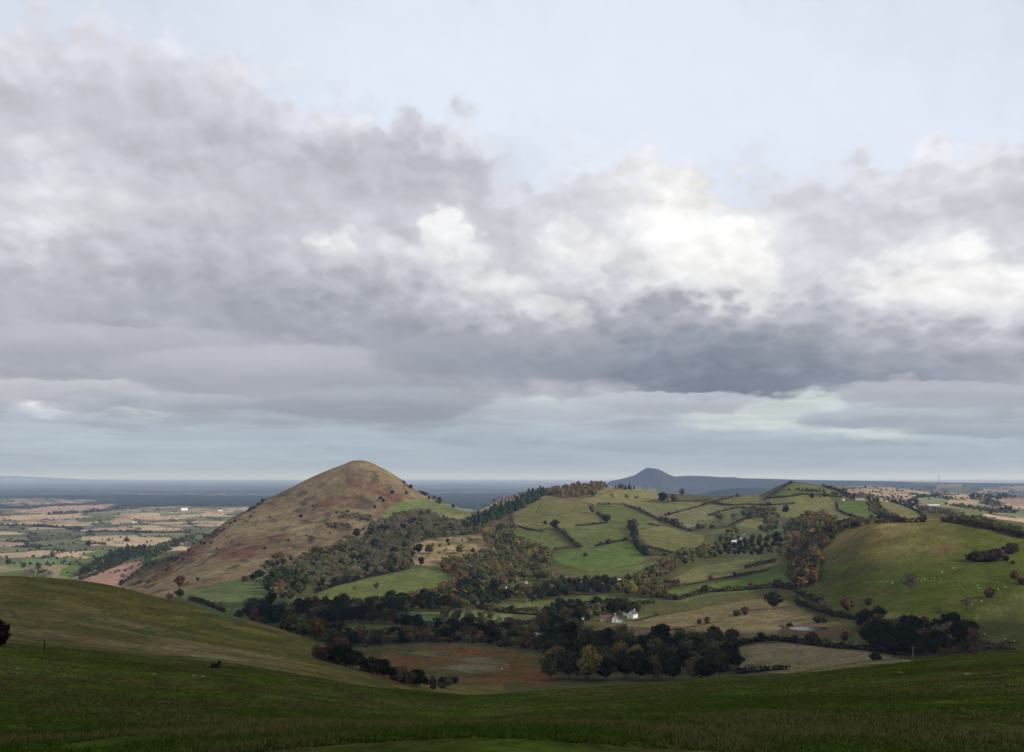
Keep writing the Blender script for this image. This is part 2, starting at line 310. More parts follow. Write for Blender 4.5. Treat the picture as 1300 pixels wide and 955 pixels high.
paint(lf & law & (fbm(XD/25, YD/40, 66, 4) > .47), (.13,.06,.032), .85); paint(lf & law & (fbm(XD/20, YD/30, 68, 4) > .60), 'heather', .9)
paint([(480,659),(500,642),(515,634),(540,633),(570,640),(598,650),(590,657),(560,660),(540,652),(505,655)], (.115,.135,.05))
paint([(522,716),(527,690),(545,684),(612,678),(622,705),(612,716),(575,720),(545,718)], (.25,.18,.095), np.clip(2.2*fbm(XD/18, YD/30, 81, 4)-.45, 0, .95))
paint([(566,650),(590,652),(600,655),(570,664),(555,660)], (.25,.2,.10), .6)
# hedge-bottom darkening is left to the hedges; fine mottling
COV[law] *= (.50+.68*fbm(XD/9, YD/16, 83, 4))[law][:, None]
m1 = fbm(XD/9, YD/9, 70, 3); m2 = fbm(XD/160, YD/160, 72, 3)
COV *= (.72+.56*m1+.34*(m2-.5))[..., None]
far_fade = 1
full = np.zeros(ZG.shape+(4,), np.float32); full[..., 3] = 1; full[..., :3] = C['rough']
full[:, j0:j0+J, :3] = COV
gm2 = fbm(X/90, Y/90, 80, 4)
side = np.ones(ZG.shape, bool); side[:, j0:j0+J] = False
nb = np.where(gm2[..., None] > .5, np.array((.04,.055,.012)), np.array((.07,.065,.022)))
full[side, :3] = nb[side]

def grid_mesh(name, X, Y, Zz, colr):
    n, m = X.shape; me = bpy.data.meshes.new(name)
    co = np.stack([X, Y, Zz], -1).reshape(-1, 3).astype(np.float32)
    idx = np.arange(n*m).reshape(n, m)
    q = np.stack([idx[:-1, :-1], idx[:-1, 1:], idx[1:, 1:], idx[1:, :-1]], -1).reshape(-1, 4)
    me.vertices.add(len(co)); me.vertices.foreach_set('co', co.ravel())
    me.loops.add(q.size); me.loops.foreach_set('vertex_index', q.ravel().astype(np.int32))
    me.polygons.add(len(q)); me.polygons.foreach_set('loop_start', np.arange(0, q.size, 4, dtype=np.int32))
    me.polygons.foreach_set('use_smooth', np.ones(len(q), bool))
    a = me.color_attributes.new('cover', 'FLOAT_COLOR', 'POINT'); a.data.foreach_set('color', colr.reshape(-1))
    me.update(); me.validate(); return me

# ------------------------------------------------------------------ materials
def newmat(name):
    m = bpy.data.materials.new(name); m.use_nodes = True
    nt = m.node_tree; b = nt.nodes['Principled BSDF']; b.inputs['Specular IOR Level'].default_value = .0; b.inputs['Roughness'].default_value = .95
    return m, nt, b
def plainmat(name, c, rough=.8, nz=.25, scale=2.0, bump=0.0):
    m, nt, b = newmat(name); b.inputs['Roughness'].default_value = rough
    t = nt.nodes.new('ShaderNodeTexNoise'); t.inputs['Scale'].default_value = scale; t.inputs['Detail'].default_value = 4
    g = nt.nodes.new('ShaderNodeTexCoord'); nt.links.new(g.outputs['Object'], t.inputs['Vector'])
    mr = nt.nodes.new('ShaderNodeMapRange'); mr.inputs[1].default_value = .3; mr.inputs[2].default_value = .7; mr.inputs[3].default_value = 1-nz; mr.inputs[4].default_value = 1+nz
    nt.links.new(t.outputs[0], mr.inputs[0])
    mx = nt.nodes.new('ShaderNodeVectorMath'); mx.operation = 'SCALE'; mx.inputs[0].default_value = c
    nt.links.new(mr.outputs[0], mx.inputs['Scale']); nt.links.new(mx.outputs[0], b.inputs['Base Color'])
    if bump:
        bp = nt.nodes.new('ShaderNodeBump'); bp.inputs['Strength'].default_value = bump; nt.links.new(t.outputs[0], bp.inputs['Height']); nt.links.new(bp.outputs[0], b.inputs['Normal'])
    return m
def ground_mat():
    m, nt, b = newmat('ground_cover'); N = nt.nodes; L = nt.links
    at = N.new('ShaderNodeAttribute'); at.attribute_name = 'cover'
    g = N.new('ShaderNodeNewGeometry')
    prev = at.outputs['Color']
    for sc_, amt, det in ((.035, .20, 5), (.35, .38, 4), (2.2, .30, 3)):
        t = N.new('ShaderNodeTexNoise'); t.inputs['Scale'].default_value = sc_; t.inputs['Detail'].default_value = det; t.inputs['Roughness'].default_value = .6
        L.new(g.outputs['Position'], t.inputs['Vector'])
        mr = N.new('ShaderNodeMapRange'); mr.inputs[1].default_value = .32; mr.inputs[2].default_value = .68; mr.inputs[3].default_value = 1-amt; mr.inputs[4].default_value = 1+amt
        L.new(t.outputs[0], mr.inputs[0])
        mx = N.new('ShaderNodeVectorMath'); mx.operation = 'SCALE'; L.new(prev, mx.inputs[0]); L.new(mr.outputs[0], mx.inputs['Scale']); prev = mx.outputs[0]
    L.new(prev, b.inputs['Base Color'])
    t = N.new('ShaderNodeTexNoise'); t.inputs['Scale'].default_value = .8; t.inputs['Detail'].default_value = 5; t.inputs['Roughness'].default_value = .7
    L.new(g.outputs['Position'], t.inputs['Vector'])
    bp = N.new('ShaderNodeBump'); bp.inputs['Strength'].default_value = .5; bp.inputs['Distance'].default_value = .5
    L.new(t.outputs[0], bp.inputs['Height']); L.new(bp.outputs[0], b.inputs['Normal'])
    return m
def leafmat(name, c):
    m, nt, b = newmat(name); N = nt.nodes; L = nt.links
    at = N.new('ShaderNodeAttribute'); at.attribute_name = 'tint'
    oi = N.new('ShaderNodeObjectInfo')
    hs = N.new('ShaderNodeHueSaturation')
    mr = N.new('ShaderNodeMapRange'); mr.inputs[3].default_value = .475; mr.inputs[4].default_value = .525; L.new(oi.outputs['Random'], mr.inputs[0])
    mv = N.new('ShaderNodeMapRange'); mv.inputs[3].default_value = .72; mv.inputs[4].default_value = 1.32; L.new(oi.outputs['Random'], mv.inputs[0])
    L.new(mr.outputs[0], hs.inputs['Hue']); L.new(mv.outputs[0], hs.inputs['Value'])
    mx = N.new('ShaderNodeVectorMath'); mx.operation = 'MULTIPLY'; L.new(at.outputs['Color'], mx.inputs[0]); mx.inputs[1].default_value = c
    L.new(mx.outputs[0], hs.inputs['Color']); L.new(hs.outputs[0], b.inputs['Base Color'])
    return m

def tag(o, label=None, cat=None, group=None, kind=None):
    if label: o['label'] = label
    if cat: o['category'] = cat
    if group: o['group'] = group
    if kind: o['kind'] = kind
    return o
def link(name, me, parent=None, loc=None):
    o = bpy.data.objects.new(name, me); col.objects.link(o)
    if parent is not None: o.parent = parent
    if loc is not None: o.location = loc
    return o
def empty(name, loc=(0,0,0), rz=0):
    o = bpy.data.objects.new(name, None); col.objects.link(o); o.location = loc; o.rotation_euler = (0,0,rz); o.empty_display_size = 1; return o

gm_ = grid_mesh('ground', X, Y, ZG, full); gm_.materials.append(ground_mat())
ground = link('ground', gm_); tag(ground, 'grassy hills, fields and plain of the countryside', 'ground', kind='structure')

# ------------------------------------------------------------------ foliage
def quads_mesh(name, P, Nn, S, tint, mat, extra=None):
    """P centres, Nn normals, S half sizes -> mesh of small leaf-clump quads with a tint per face corner"""
    n = len(P); a = np.cross(Nn, rng.normal(size=(n, 3))); a /= np.linalg.norm(a, axis=1)[:, None]+1e-9
    b = np.cross(Nn, a); s = S[:, None]
    asp = rng.uniform(.6, 1.3, (n, 1))
    q = np.stack([P-a*s*asp-b*s, P+a*s*asp-b*s*.7, P+a*s*.8+b*s, P-a*s*.9+b*s*.8], 1).reshape(-1, 3)
    tc = np.repeat(tint, 4, axis=0)
    faces = np.arange(4*n, dtype=np.int32).reshape(-1, 4)
    me = bpy.data.meshes.new(name)
    if extra is not None:
        ev, ef, et = extra
        V = np.concatenate([q, ev]); tc = np.concatenate([tc, et])
        loops = np.concatenate([faces.ravel(), (ef+len(q)).ravel()]); k = ef.shape[1]
        starts = np.concatenate([np.arange(0, 4*n, 4), 4*n+np.arange(0, ef.size, k)])
    else:
        V = q; loops = faces.ravel(); starts = np.arange(0, 4*n, 4)
    me.vertices.add(len(V)); me.vertices.foreach_set('co', V.astype(np.float32).ravel())
    me.loops.add(len(loops)); me.loops.foreach_set('vertex_index', loops.astype(np.int32))
    me.polygons.add(len(starts)); me.polygons.foreach_set('loop_start', starts.astype(np.int32))
    at = me.color_attributes.new('tint', 'FLOAT_COLOR', 'POINT')
    at.data.foreach_set('color', np.concatenate([tc, np.ones((len(tc), 1))], 1).astype(np.float32).ravel())
    me.update()
    if isinstance(mat, list):
        for m in mat: me.materials.append(m)
    elif mat: me.materials.append(mat)
    return me
KIND = {  # leaf colour, width/height, shape, leaf count, leaf half size (share of height)
 'oak':    ((.034,.040,.014), 1.0, 'round', 620, .046),
 'dark':   ((.015,.019,.008), 1.0, 'round', 620, .046),
 'olive':  ((.072,.070,.026), .95, 'round', 600, .046),
 'brown':  ((.098,.068,.034), .90, 'round', 560, .046),
 'rust':   ((.110,.052,.030), .90, 'round', 560, .046),
 'ochre':  ((.160,.112,.030), .75, 'tall',  800, .038),
 'larch':  ((.125,.080,.038), .62, 'tall',  300, .050),
 'conifer':((.028,.042,.020), .72, 'cone',  360, .050),
 'bare':   ((.115,.088,.072), .85, 'bare',  330, .030),
 'gorse':  ((.034,.034,.018), 1.5, 'low',   260, .10),
 'thorn':  ((.075,.045,.030), 1.25,'low',   260, .10),
}
def tree_pts(kind, n, seed, leafscale=1.0):
    """unit-height crown points"""
    g = np.random.default_rng(seed); c, wr, shape, _, ls = KIND[kind]; R = wr/2
    if shape == 'cone':
        t = g.beta(1.1, 1.4, n); rad = R*(1-t)**.8*(.75+.25*np.sin(t*40+g.uniform(0, 6)))*g.uniform(.7, 1.05, n)
        an = g.uniform(0, 2*math.pi, n); P = np.stack([rad*np.cos(an), rad*np.sin(an), .10+.90*t], 1)
        Nn = np.stack([np.cos(an), np.sin(an), np.full(n, .35)], 1)+g.normal(size=(n, 3))*.4
        core = [(0, 0, .42, R*.55, .36)]
    else:
        z0 = {'round': .05, 'tall': .12, 'bare': .22, 'low': .0}[shape]
        nl = {'round': 9, 'tall': 12, 'bare': 9, 'low': 8}[shape]
        zc = (1+z0)/2; hz = (1-z0)/2
        L = []
        for k in range(nl):
            an = g.uniform(0, 2*math.pi); e = g.uniform(-.7, 1.0); rr_ = R*.66*math.sqrt(max(.05, 1-e*e*.8))*g.uniform(.45, 1.2)
            if shape == 'tall': rr_ *= .9*(1.1-max(0, e)*.75)
            L.append((rr_*math.cos(an), rr_*math.sin(an), zc+e*hz*.62, R*g.uniform(.30, .56), hz*g.uniform(.24, .44)))
        L.append((0, 0, zc+.15*hz, R*.6, hz*.75))
        L = np.array(L); k = g.choice(len(L), n, p=(L[:, 3]**2)/(L[:, 3]**2).sum())
        d = g.normal(size=(n, 3)); d[:, 2] += .35; d /= np.linalg.norm(d, axis=1)[:, None]
        sh = g.uniform(.78, 1.24, n)[:, None]
        P = L[k, :3]+d*sh*np.stack([L[k, 3], L[k, 3], L[k, 4]], 1)
        if shape == 'low': P[:, 2] = np.abs(P[:, 2])
        Nn = d+g.normal(size=(n, 3))*.45
        core = [] if shape == 'bare' else [(0, 0, zc*.95, R*.60, hz*.66)]
        if shape == 'low': core = [(0, 0, .35, R*.7, .45)]
    Nn /= np.linalg.norm(Nn, axis=1)[:, None]+1e-9
    S = g.uniform(.65, 1.25, n)*ls*leafscale
    tint = np.clip(g.normal(1, .22, (n, 1)), .5, 1.7)*np.clip(1+g.normal(0, .05, (n, 3)), .8, 1.2)
    return P, Nn, S, tint, core
def ico_core(core, seed):
    bm = bmesh.new(); vs = []; g = random.Random(seed)
    for (x, y, z, r, h) in core:
        ret = bmesh.ops.create_icosphere(bm, subdivisions=2, radius=1)
        for v in ret['verts']:
            k = g.uniform(.82, 1.12); v.co = Vector((x+v.co.x*r*k, y+v.co.y*r*k, z+v.co.z*h*k))
    V = np.array([v.co[:] for v in bm.verts]); Fc = np.array([[v.index for v in f.verts] for f in bm.faces]) if bm.verts.ensure_lookup_table() is None else None
    bm.verts.index_update(); Fc = np.array([[v.index for v in f.verts] for f in bm.faces]); bm.free()
    return V, Fc, np.full((len(V), 3), .75)
LM = {k: leafmat(k+'_foliage', v[0]) for k, v in KIND.items()}
bark = plainmat('bark', (.07,.055,.042), .95, .3, 3)
CROWN, TRUNK = {}, {}
for ki, k in enumerate(KIND):
    CROWN[k] = []
    for s in range(5):
        n = KIND[k][3]; P, Nn, S, tint, core = tree_pts(k, n, 100*ki+s)
        CROWN[k].append(quads_mesh(k+'_crown', P, Nn, S, tint, LM[k], ico_core(core, s) if core else None))
def tube(bm, pts, rads, n=6):
    rings = []
    for i, p in enumerate(pts):
        p = Vector(p); d = (Vector(pts[min(i+1, len(pts)-1)])-Vector(pts[max(i-1, 0)])).normalized()
        a = d.orthogonal().normalized(); b = d.cross(a)
        rings.append([bm.verts.new(p+(a*math.cos(2*math.pi*k/n)+b*math.sin(2*math.pi*k/n))*rads[i]) for k in range(n)])
    for i in range(len(rings)-1):
        for k in range(n): bm.faces.new((rings[i][k], rings[i][(k+1) % n], rings[i+1][(k+1) % n], rings[i+1][k]))
    bm.faces.new(rings[-1]); bm.faces.new(rings[0][::-1])
def tomesh(bm, name, mat, smooth=False):
    bmesh.ops.recalc_face_normals(bm, faces=bm.faces[:])
    me = bpy.data.meshes.new(name); bm.to_mesh(me); bm.free(); me.materials.append(mat)
    if smooth: me.polygons.foreach_set('use_smooth', [True]*len(me.polygons))
    return me
def trunk_mesh(kind, seed):
    g = random.Random(seed); bm = bmesh.new(); sh = KIND[kind][2]; top = .95 if sh == 'cone' else .62
    th = .018 if sh != 'cone' else .014
    if sh == 'low': th = .03; top = .4
    lean = g.uniform(-.03, .03)
    tube(bm, [(0,0,-.06), (0,0,.03), (lean,.01,.25), (lean*2,.0,top)], [th*1.7, th*1.2, th*.9, th*.3])
    for k in range(9 if sh == 'bare' else 5):
        an = g.uniform(0, 6.28); z = g.uniform(.2, top*.9); l = g.uniform(.18, .38)*(.6 if sh in ('cone', 'low') else 1)
        e = (math.cos(an)*l*.75+lean, math.sin(an)*l*.75, min(.93, z+l*.75)); m_ = (math.cos(an)*l*.3+lean, math.sin(an)*l*.3, z+l*.3)
        tube(bm, [(lean,0,z), m_, e], [th*.6, th*.4, th*.12], 4)
        if sh == 'bare':
            for q in range(3):
                a2 = an+g.uniform(-1, 1); l2 = l*.5
                tube(bm, [m_, (m_[0]+math.cos(a2)*l2*.7, m_[1]+math.sin(a2)*l2*.7, min(.97, m_[2]+l2*.9))], [th*.35, th*.1], 3)
    return tomesh(bm, kind+'_trunk', bark)
for ki, k in enumerate(KIND): TRUNK[k] = [trunk_mesh(k, 50*ki+s) for s in range(2)]

TREES = []   # (x,y,z,h,kind,seed,label,group,forced individual)
def add_tree(px, py, h, kind, label, group=None, force=False, hpx=None):
    p = hit(px, py, 480 if 'foot of the near spur' in label else (950 if px < 400 else 700))
    if hpx: h = hpx/F*p.y
    TREES.append([p.x, p.y, p.z, h, kind, label, group, force, px, py])
def wood(poly, mix, h, label, group, dens=1.0, seedn=0):
    g = random.Random(hash_(label)+seedn); xs = [p[0] for p in poly]; ys = [p[1] for p in poly]
    px_mid = sum(xs)/len(xs); y = min(ys)
    kinds = [k for k, w in mix]; ws = [w for k, w in mix]; placed = 0
    while y <= max(ys):
        x = min(xs)+g.uniform(0, 5); last = 7
        while x <= max(xs):
            jx_, jy_ = x+g.uniform(-2, 2), y+g.uniform(-1.5, 1.5)
            step = 7
            if inside(poly, np.array([jx_]), np.array([jy_]))[0]:
                p = hit(jx_, jy_, 480 if label.endswith('end of the near spur') else (950 if px_mid < 400 else 700)); sd = hash_(label) % 97; nn = fbm(np.array([jx_/16., jx_/11.]), np.array([jy_/7., jy_/5.+40]), sd, 2)
                uu = min(.999, max(0, (nn[0]-.5)*1.9+.5+g.uniform(-.22, .22)))*sum(ws); k = kinds[-1]; acc = 0
                for kk, w_ in zip(kinds, ws):
                    acc += w_
                    if uu <= acc: k = kk; break
                hh = (h[0]+(h[1]-h[0])*g.random())*(.72+.6*nn[1])
                if KIND[k][2] == 'low': hh *= .45
                TREES.append([p.x, p.y, p.z, hh, k, label, group, False, jx_, jy_])
                step = max(3.2, .72*hh*KIND[k][1]*F/p.y/dens); last = hh*F/p.y
            else: step = 3
            x += step*g.uniform(.8, 1.2)
        y += max(1.8, .30*last/dens)
def hash_(s):
    v = 7
    for ch in s: v = (v*31+ord(ch)) % 1000003
    return v
LOOK = {'oak': 'green leafy tree', 'dark': 'dark green rounded tree', 'olive': 'olive green tree', 'brown': 'brown autumn tree', 'rust': 'rusty red autumn tree',
        'ochre': 'yellow ochre autumn tree', 'larch': 'tawny larch tree', 'conifer': 'dark pointed conifer', 'bare': 'bare grey twiggy tree', 'gorse': 'low dark gorse bush', 'thorn': 'low brown thorn bush'}
NAME = {'oak': 'broadleaf_tree', 'dark': 'broadleaf_tree', 'olive': 'broadleaf_tree', 'brown': 'autumn_tree', 'rust': 'autumn_tree', 'ochre': 'autumn_tree', 'larch': 'larch_tree',
        'conifer': 'conifer_tree', 'bare': 'bare_tree', 'gorse': 'gorse_bush', 'thorn': 'thorn_bush'}
MIX = [('oak', 3), ('dark', 4), ('olive', 3), ('brown', 2), ('bare', 1)]
AUT = [('brown', 4), ('olive', 4), ('oak', 2), ('rust', 1), ('bare', 1), ('ochre', .5)]
DRK = [('dark', 6), ('oak', 3), ('olive', 1), ('brown', 1)]
# ---- woods : outline, kinds, heights, where they stand
wood([(470,668),(500,657),(545,652),(590,666),(618,672),(612,678),(560,683),(525,690),(525,716),(500,722),(462,736),(412,748),(395,742),(385,728),(372,722),(385,706),(400,700),(430,692),(462,686)],
     [('olive', 4), ('bare', 5), ('brown', 2), ('dark', 2), ('thorn', 2), ('oak', 2)], (7, 12), 'in the scrub wood at the foot of the conical hill', None, .95)
wood([(500,658),(520,650),(545,650),(560,660),(520,672),(490,672)], [('bare', 6), ('brown', 1)], (7, 10), 'in the grey brushwood below the small green hill field', None, 1.1)
wood([(590,668),(600,663),(640,646),(670,632),(682,624),(692,628),(684,636),(660,648),(640,657),(610,671)], [('conifer', 1)], (15, 20), 'in the dark plantation climbing the left edge of the middle hill', None, 1.3)
wood([(688,628),(700,620),(745,618),(776,619),(768,624),(752,630),(735,634),(712,632)], [('larch', 5), ('brown', 2), ('rust', 1)], (14, 20), 'in the tawny wood on top of the middle hill', None, 1.3)
wood([(772,620),(800,619),(808,622),(780,623)], [('conifer', 1)], (8, 13), 'on the crest right of the tawny hilltop wood', None, 1)
wood([(700,619),(740,618),(742,620),(700,621)], [('conifer', 1)], (19, 24), 'behind the tawny hilltop wood', None, .8)
wood([(612,678),(640,668),(652,672),(660,690),(690,698),(700,706),(703,726),(690,738),(640,740),(600,743),(578,738),(575,728),(600,714),(622,700)], AUT, (11, 17), 'in the mixed autumn wood below the middle hill', None, 1.05)
wood([(575,714),(600,712),(612,720),(600,730),(570,730),(560,722)], AUT, (10, 15), 'in the thicket right of the bright valley field', None, 1)
wood([(345,760),(338,745),(345,738),(360,733),(378,738),(388,752),(372,766)], DRK, (14, 19), 'in the dark clump below the conical hill', None, 1)
wood([(300,790),(318,770),(345,766),(352,772),(330,784)], DRK, (11, 15), 'in the dark hedge line behind the near grassy spur', None, 1)
wood([(318,792),(345,782),(420,770),(500,768),(560,760),(600,756),(600,776),(560,778),(500,782),(500,792),(440,794),(400,800),(375,806)], DRK, (12, 17), 'in the dark tree belt across the near valley', None, 1.05)
wood([(360,806),(375,798),(398,797),(405,806),(440,808),(430,826),(400,820)], [('olive', 4), ('oak', 3), ('ochre', 1)], (13, 16), 'in the clump above the edge of the near spur', None, 1)
wood([(430,826),(445,810),(500,806),(560,797),(650,800),(690,806),(700,816),(690,828),(640,822),(580,816),(540,816),(470,822)], [('brown', 3), ('dark', 4), ('thorn', 4), ('olive', 2), ('rust', 1)], (8, 13), 'in the scrub above the bracken field', None, 1)
wood([(560,760),(600,742),(640,752),(690,752),(700,744),(690,736),(720,742),(765,742),(790,748),(770,758),(740,757),(690,764),(640,768),(600,772)], DRK, (11, 16), 'in the dark trees round the pink farmhouse', None, 1)
wood([(560,782),(600,782),(645,790),(648,796),(600,798),(560,797)], [('bare', 4), ('brown', 2), ('thorn', 2)], (9, 13), 'in the row of bare trees in the near valley', None, .7)
wood([(685,800),(690,786),(708,776),(735,776),(795,772),(812,774),(812,780),(790,783),(760,786),(735,797),(715,806),(700,806)], DRK, (11, 16), 'in the dark trees behind the white gabled houses', None, 1)
wood([(780,752),(795,742),(825,728),(845,716),(872,706),(895,700),(905,706),(868,720),(842,734),(830,748),(850,756),(820,762)], AUT, (10, 15), 'in the tree belt winding up from the pink farmhouse', None, 1)
wood([(696,836),(690,826),(720,812),(770,818),(820,826),(860,816),(910,816),(930,822),(940,836),(915,866),(830,868),(700,872)], [('dark', 6), ('olive', 2.5), ('oak', 3), ('brown', 1.2), ('ochre', .4)], (14, 20), 'in the big dark wood at the bottom of the valley', None, 1)
wood([(1000,700),(995,680),(1003,668),(1022,660),(1046,658),(1060,668),(1056,686),(1042,702),(1040,722),(1036,738),(1020,748),(1004,742),(1002,720)], [('brown', 6), ('larch', 3), ('rust', 1), ('olive', 2), ('oak', 1)], (13, 18), 'in the brown wood left of the smooth green hill', None, 1.1)
wood([(1004,735),(1030,725),(1038,738),(1024,750),(1004,744)], [('dark', 3), ('brown', 2), ('rust', 1)], (10, 14), 'at the lower end of the brown wood', None, 1)
wood([(1096,806),(1098,790),(1130,796),(1180,800),(1215,795),(1232,805),(1238,822),(1200,830),(1160,838),(1105,826)], [('dark', 5), ('brown', 2), ('oak', 2), ('bare', 2), ('rust', 1)], (11, 16), 'in the dark grove below the smooth green hill', None, 1)
wood([(1040,668),(1075,660),(1098,660),(1120,656),(1130,660),(1098,668),(1066,676)], [('brown', 3), ('thorn', 3), ('dark', 1)], (6, 10), 'in the thicket on the brow left of the smooth hill', None, .8)
wood([(1100,640),(1108,636),(1120,650),(1140,658),(1150,664),(1120,660),(1104,650)], [('brown', 4), ('thorn', 2), ('dark', 1)], (8, 12), 'in the thicket between the two green hill fields', None, 1)
wood([(600,735),(605,728),(640,735),(660,742),(640,748),(600,748)], AUT, (9, 14), 'in the trees left of the pink farmhouse', None, .9)
wood([(935,655),(955,646),(985,648),(990,660),(984,676),(965,678),(972,662),(950,657)], [('brown', 3), ('oak', 2), ('bare', 2)], (9, 13), 'in the trees around the hollow on the middle hill', None, .8)
wood([(915,682),(935,672),(940,690),(985,682),(995,690),(996,704),(960,708),(900,708)], [('dark', 3), ('oak', 2), ('brown', 2)], (8, 12), 'around the pale farm buildings on the middle hill', None, .7)
wood([(160,740),(175,733),(225,708),(205,715),(185,716),(178,726)], [('oak', 2), ('olive', 2), ('brown', 1)], (10, 14), 'in the strip at the left foot of the conical hill', None, 1)
wood([(186,716),(215,700),(245,688),(250,682),(232,684),(190,700)], [('oak', 2), ('olive', 2), ('dark', 1)], (12, 16), 'in the wood behind the left foot of the conical hill', None, 1)
wood([(126,712),(140,702),(190,696),(200,700),(180,708),(140,722),(100,736),(95,732)], [('oak', 3), ('dark', 2)], (10, 15), 'in the long wood above the ploughed field', None, 1)
wood([(28,736),(32,728),(60,732),(75,735),(60,740)], [('bare', 3), ('brown', 2), ('olive', 1)], (9, 13), 'in the bare trees beyond the near spur', None, .8)
wood([(400,866),(402,850),(418,846),(440,858),(470,860),(480,868),(520,866),(570,860),(585,872),(500,880),(430,878)], [('thorn', 4), ('dark', 2), ('brown', 2)], (6, 9), 'in the dark scrub at the end of the near spur', None, .9)
wood([(1110,636),(1130,634),(1165,642),(1200,650),(1225,655),(1215,660),(1180,654),(1150,642)], [('brown', 3), ('dark', 3), ('bare', 1)], (9, 13), 'around the red roofed farm beyond the smooth hill', None, .7)
wood([(1195,660),(1215,655),(1250,660),(1300,676),(1300,682),(1250,671)], [('brown', 4), ('olive', 2), ('thorn', 2)], (8, 12), 'behind the brow of the smooth green hill', None, .9)
wood([(1225,632),(1260,625),(1300,627),(1300,632),(1260,636),(1280,648),(1300,650),(1300,654),(1265,650),(1248,640)], [('oak', 2), ('dark', 2), ('bare', 2)], (12, 17), 'in the far woods at the right edge', None, .9)
wood([(1200,642),(1215,643),(1270,650),(1262,655),(1240,650)], [('oak', 2), ('brown', 2)], (9, 13), 'along the far field edges on the right', None, .6)
wood([(1078,629),(1150,631),(1160,634),(1120,636),(1080,634)], [('brown', 2), ('dark', 2)], (7, 11), 'beside the long white hilltop house', None, .5)
wood([(600,640),(640,630),(690,622),(690,630),(640,640),(600,648)], [('bare', 3), ('olive', 2)], (10, 14), 'on the hazy grey ridge behind the middle hill', None, .9)
wood([(330,722),(345,715),(400,708),(402,740),(385,742),(378,732),(345,730)], [('olive', 3), ('bare', 3), ('dark', 3), ('brown', 1)], (8, 13), 'in the thicket above the dark clump', None, .8)
wood([(528,712),(530,695),(560,688),(605,684),(615,700),(590,712)], [('olive', 3), ('dark', 2), ('bare', 2), ('thorn', 2)], (6, 10), 'scattered on the straw coloured patch', None, .28)
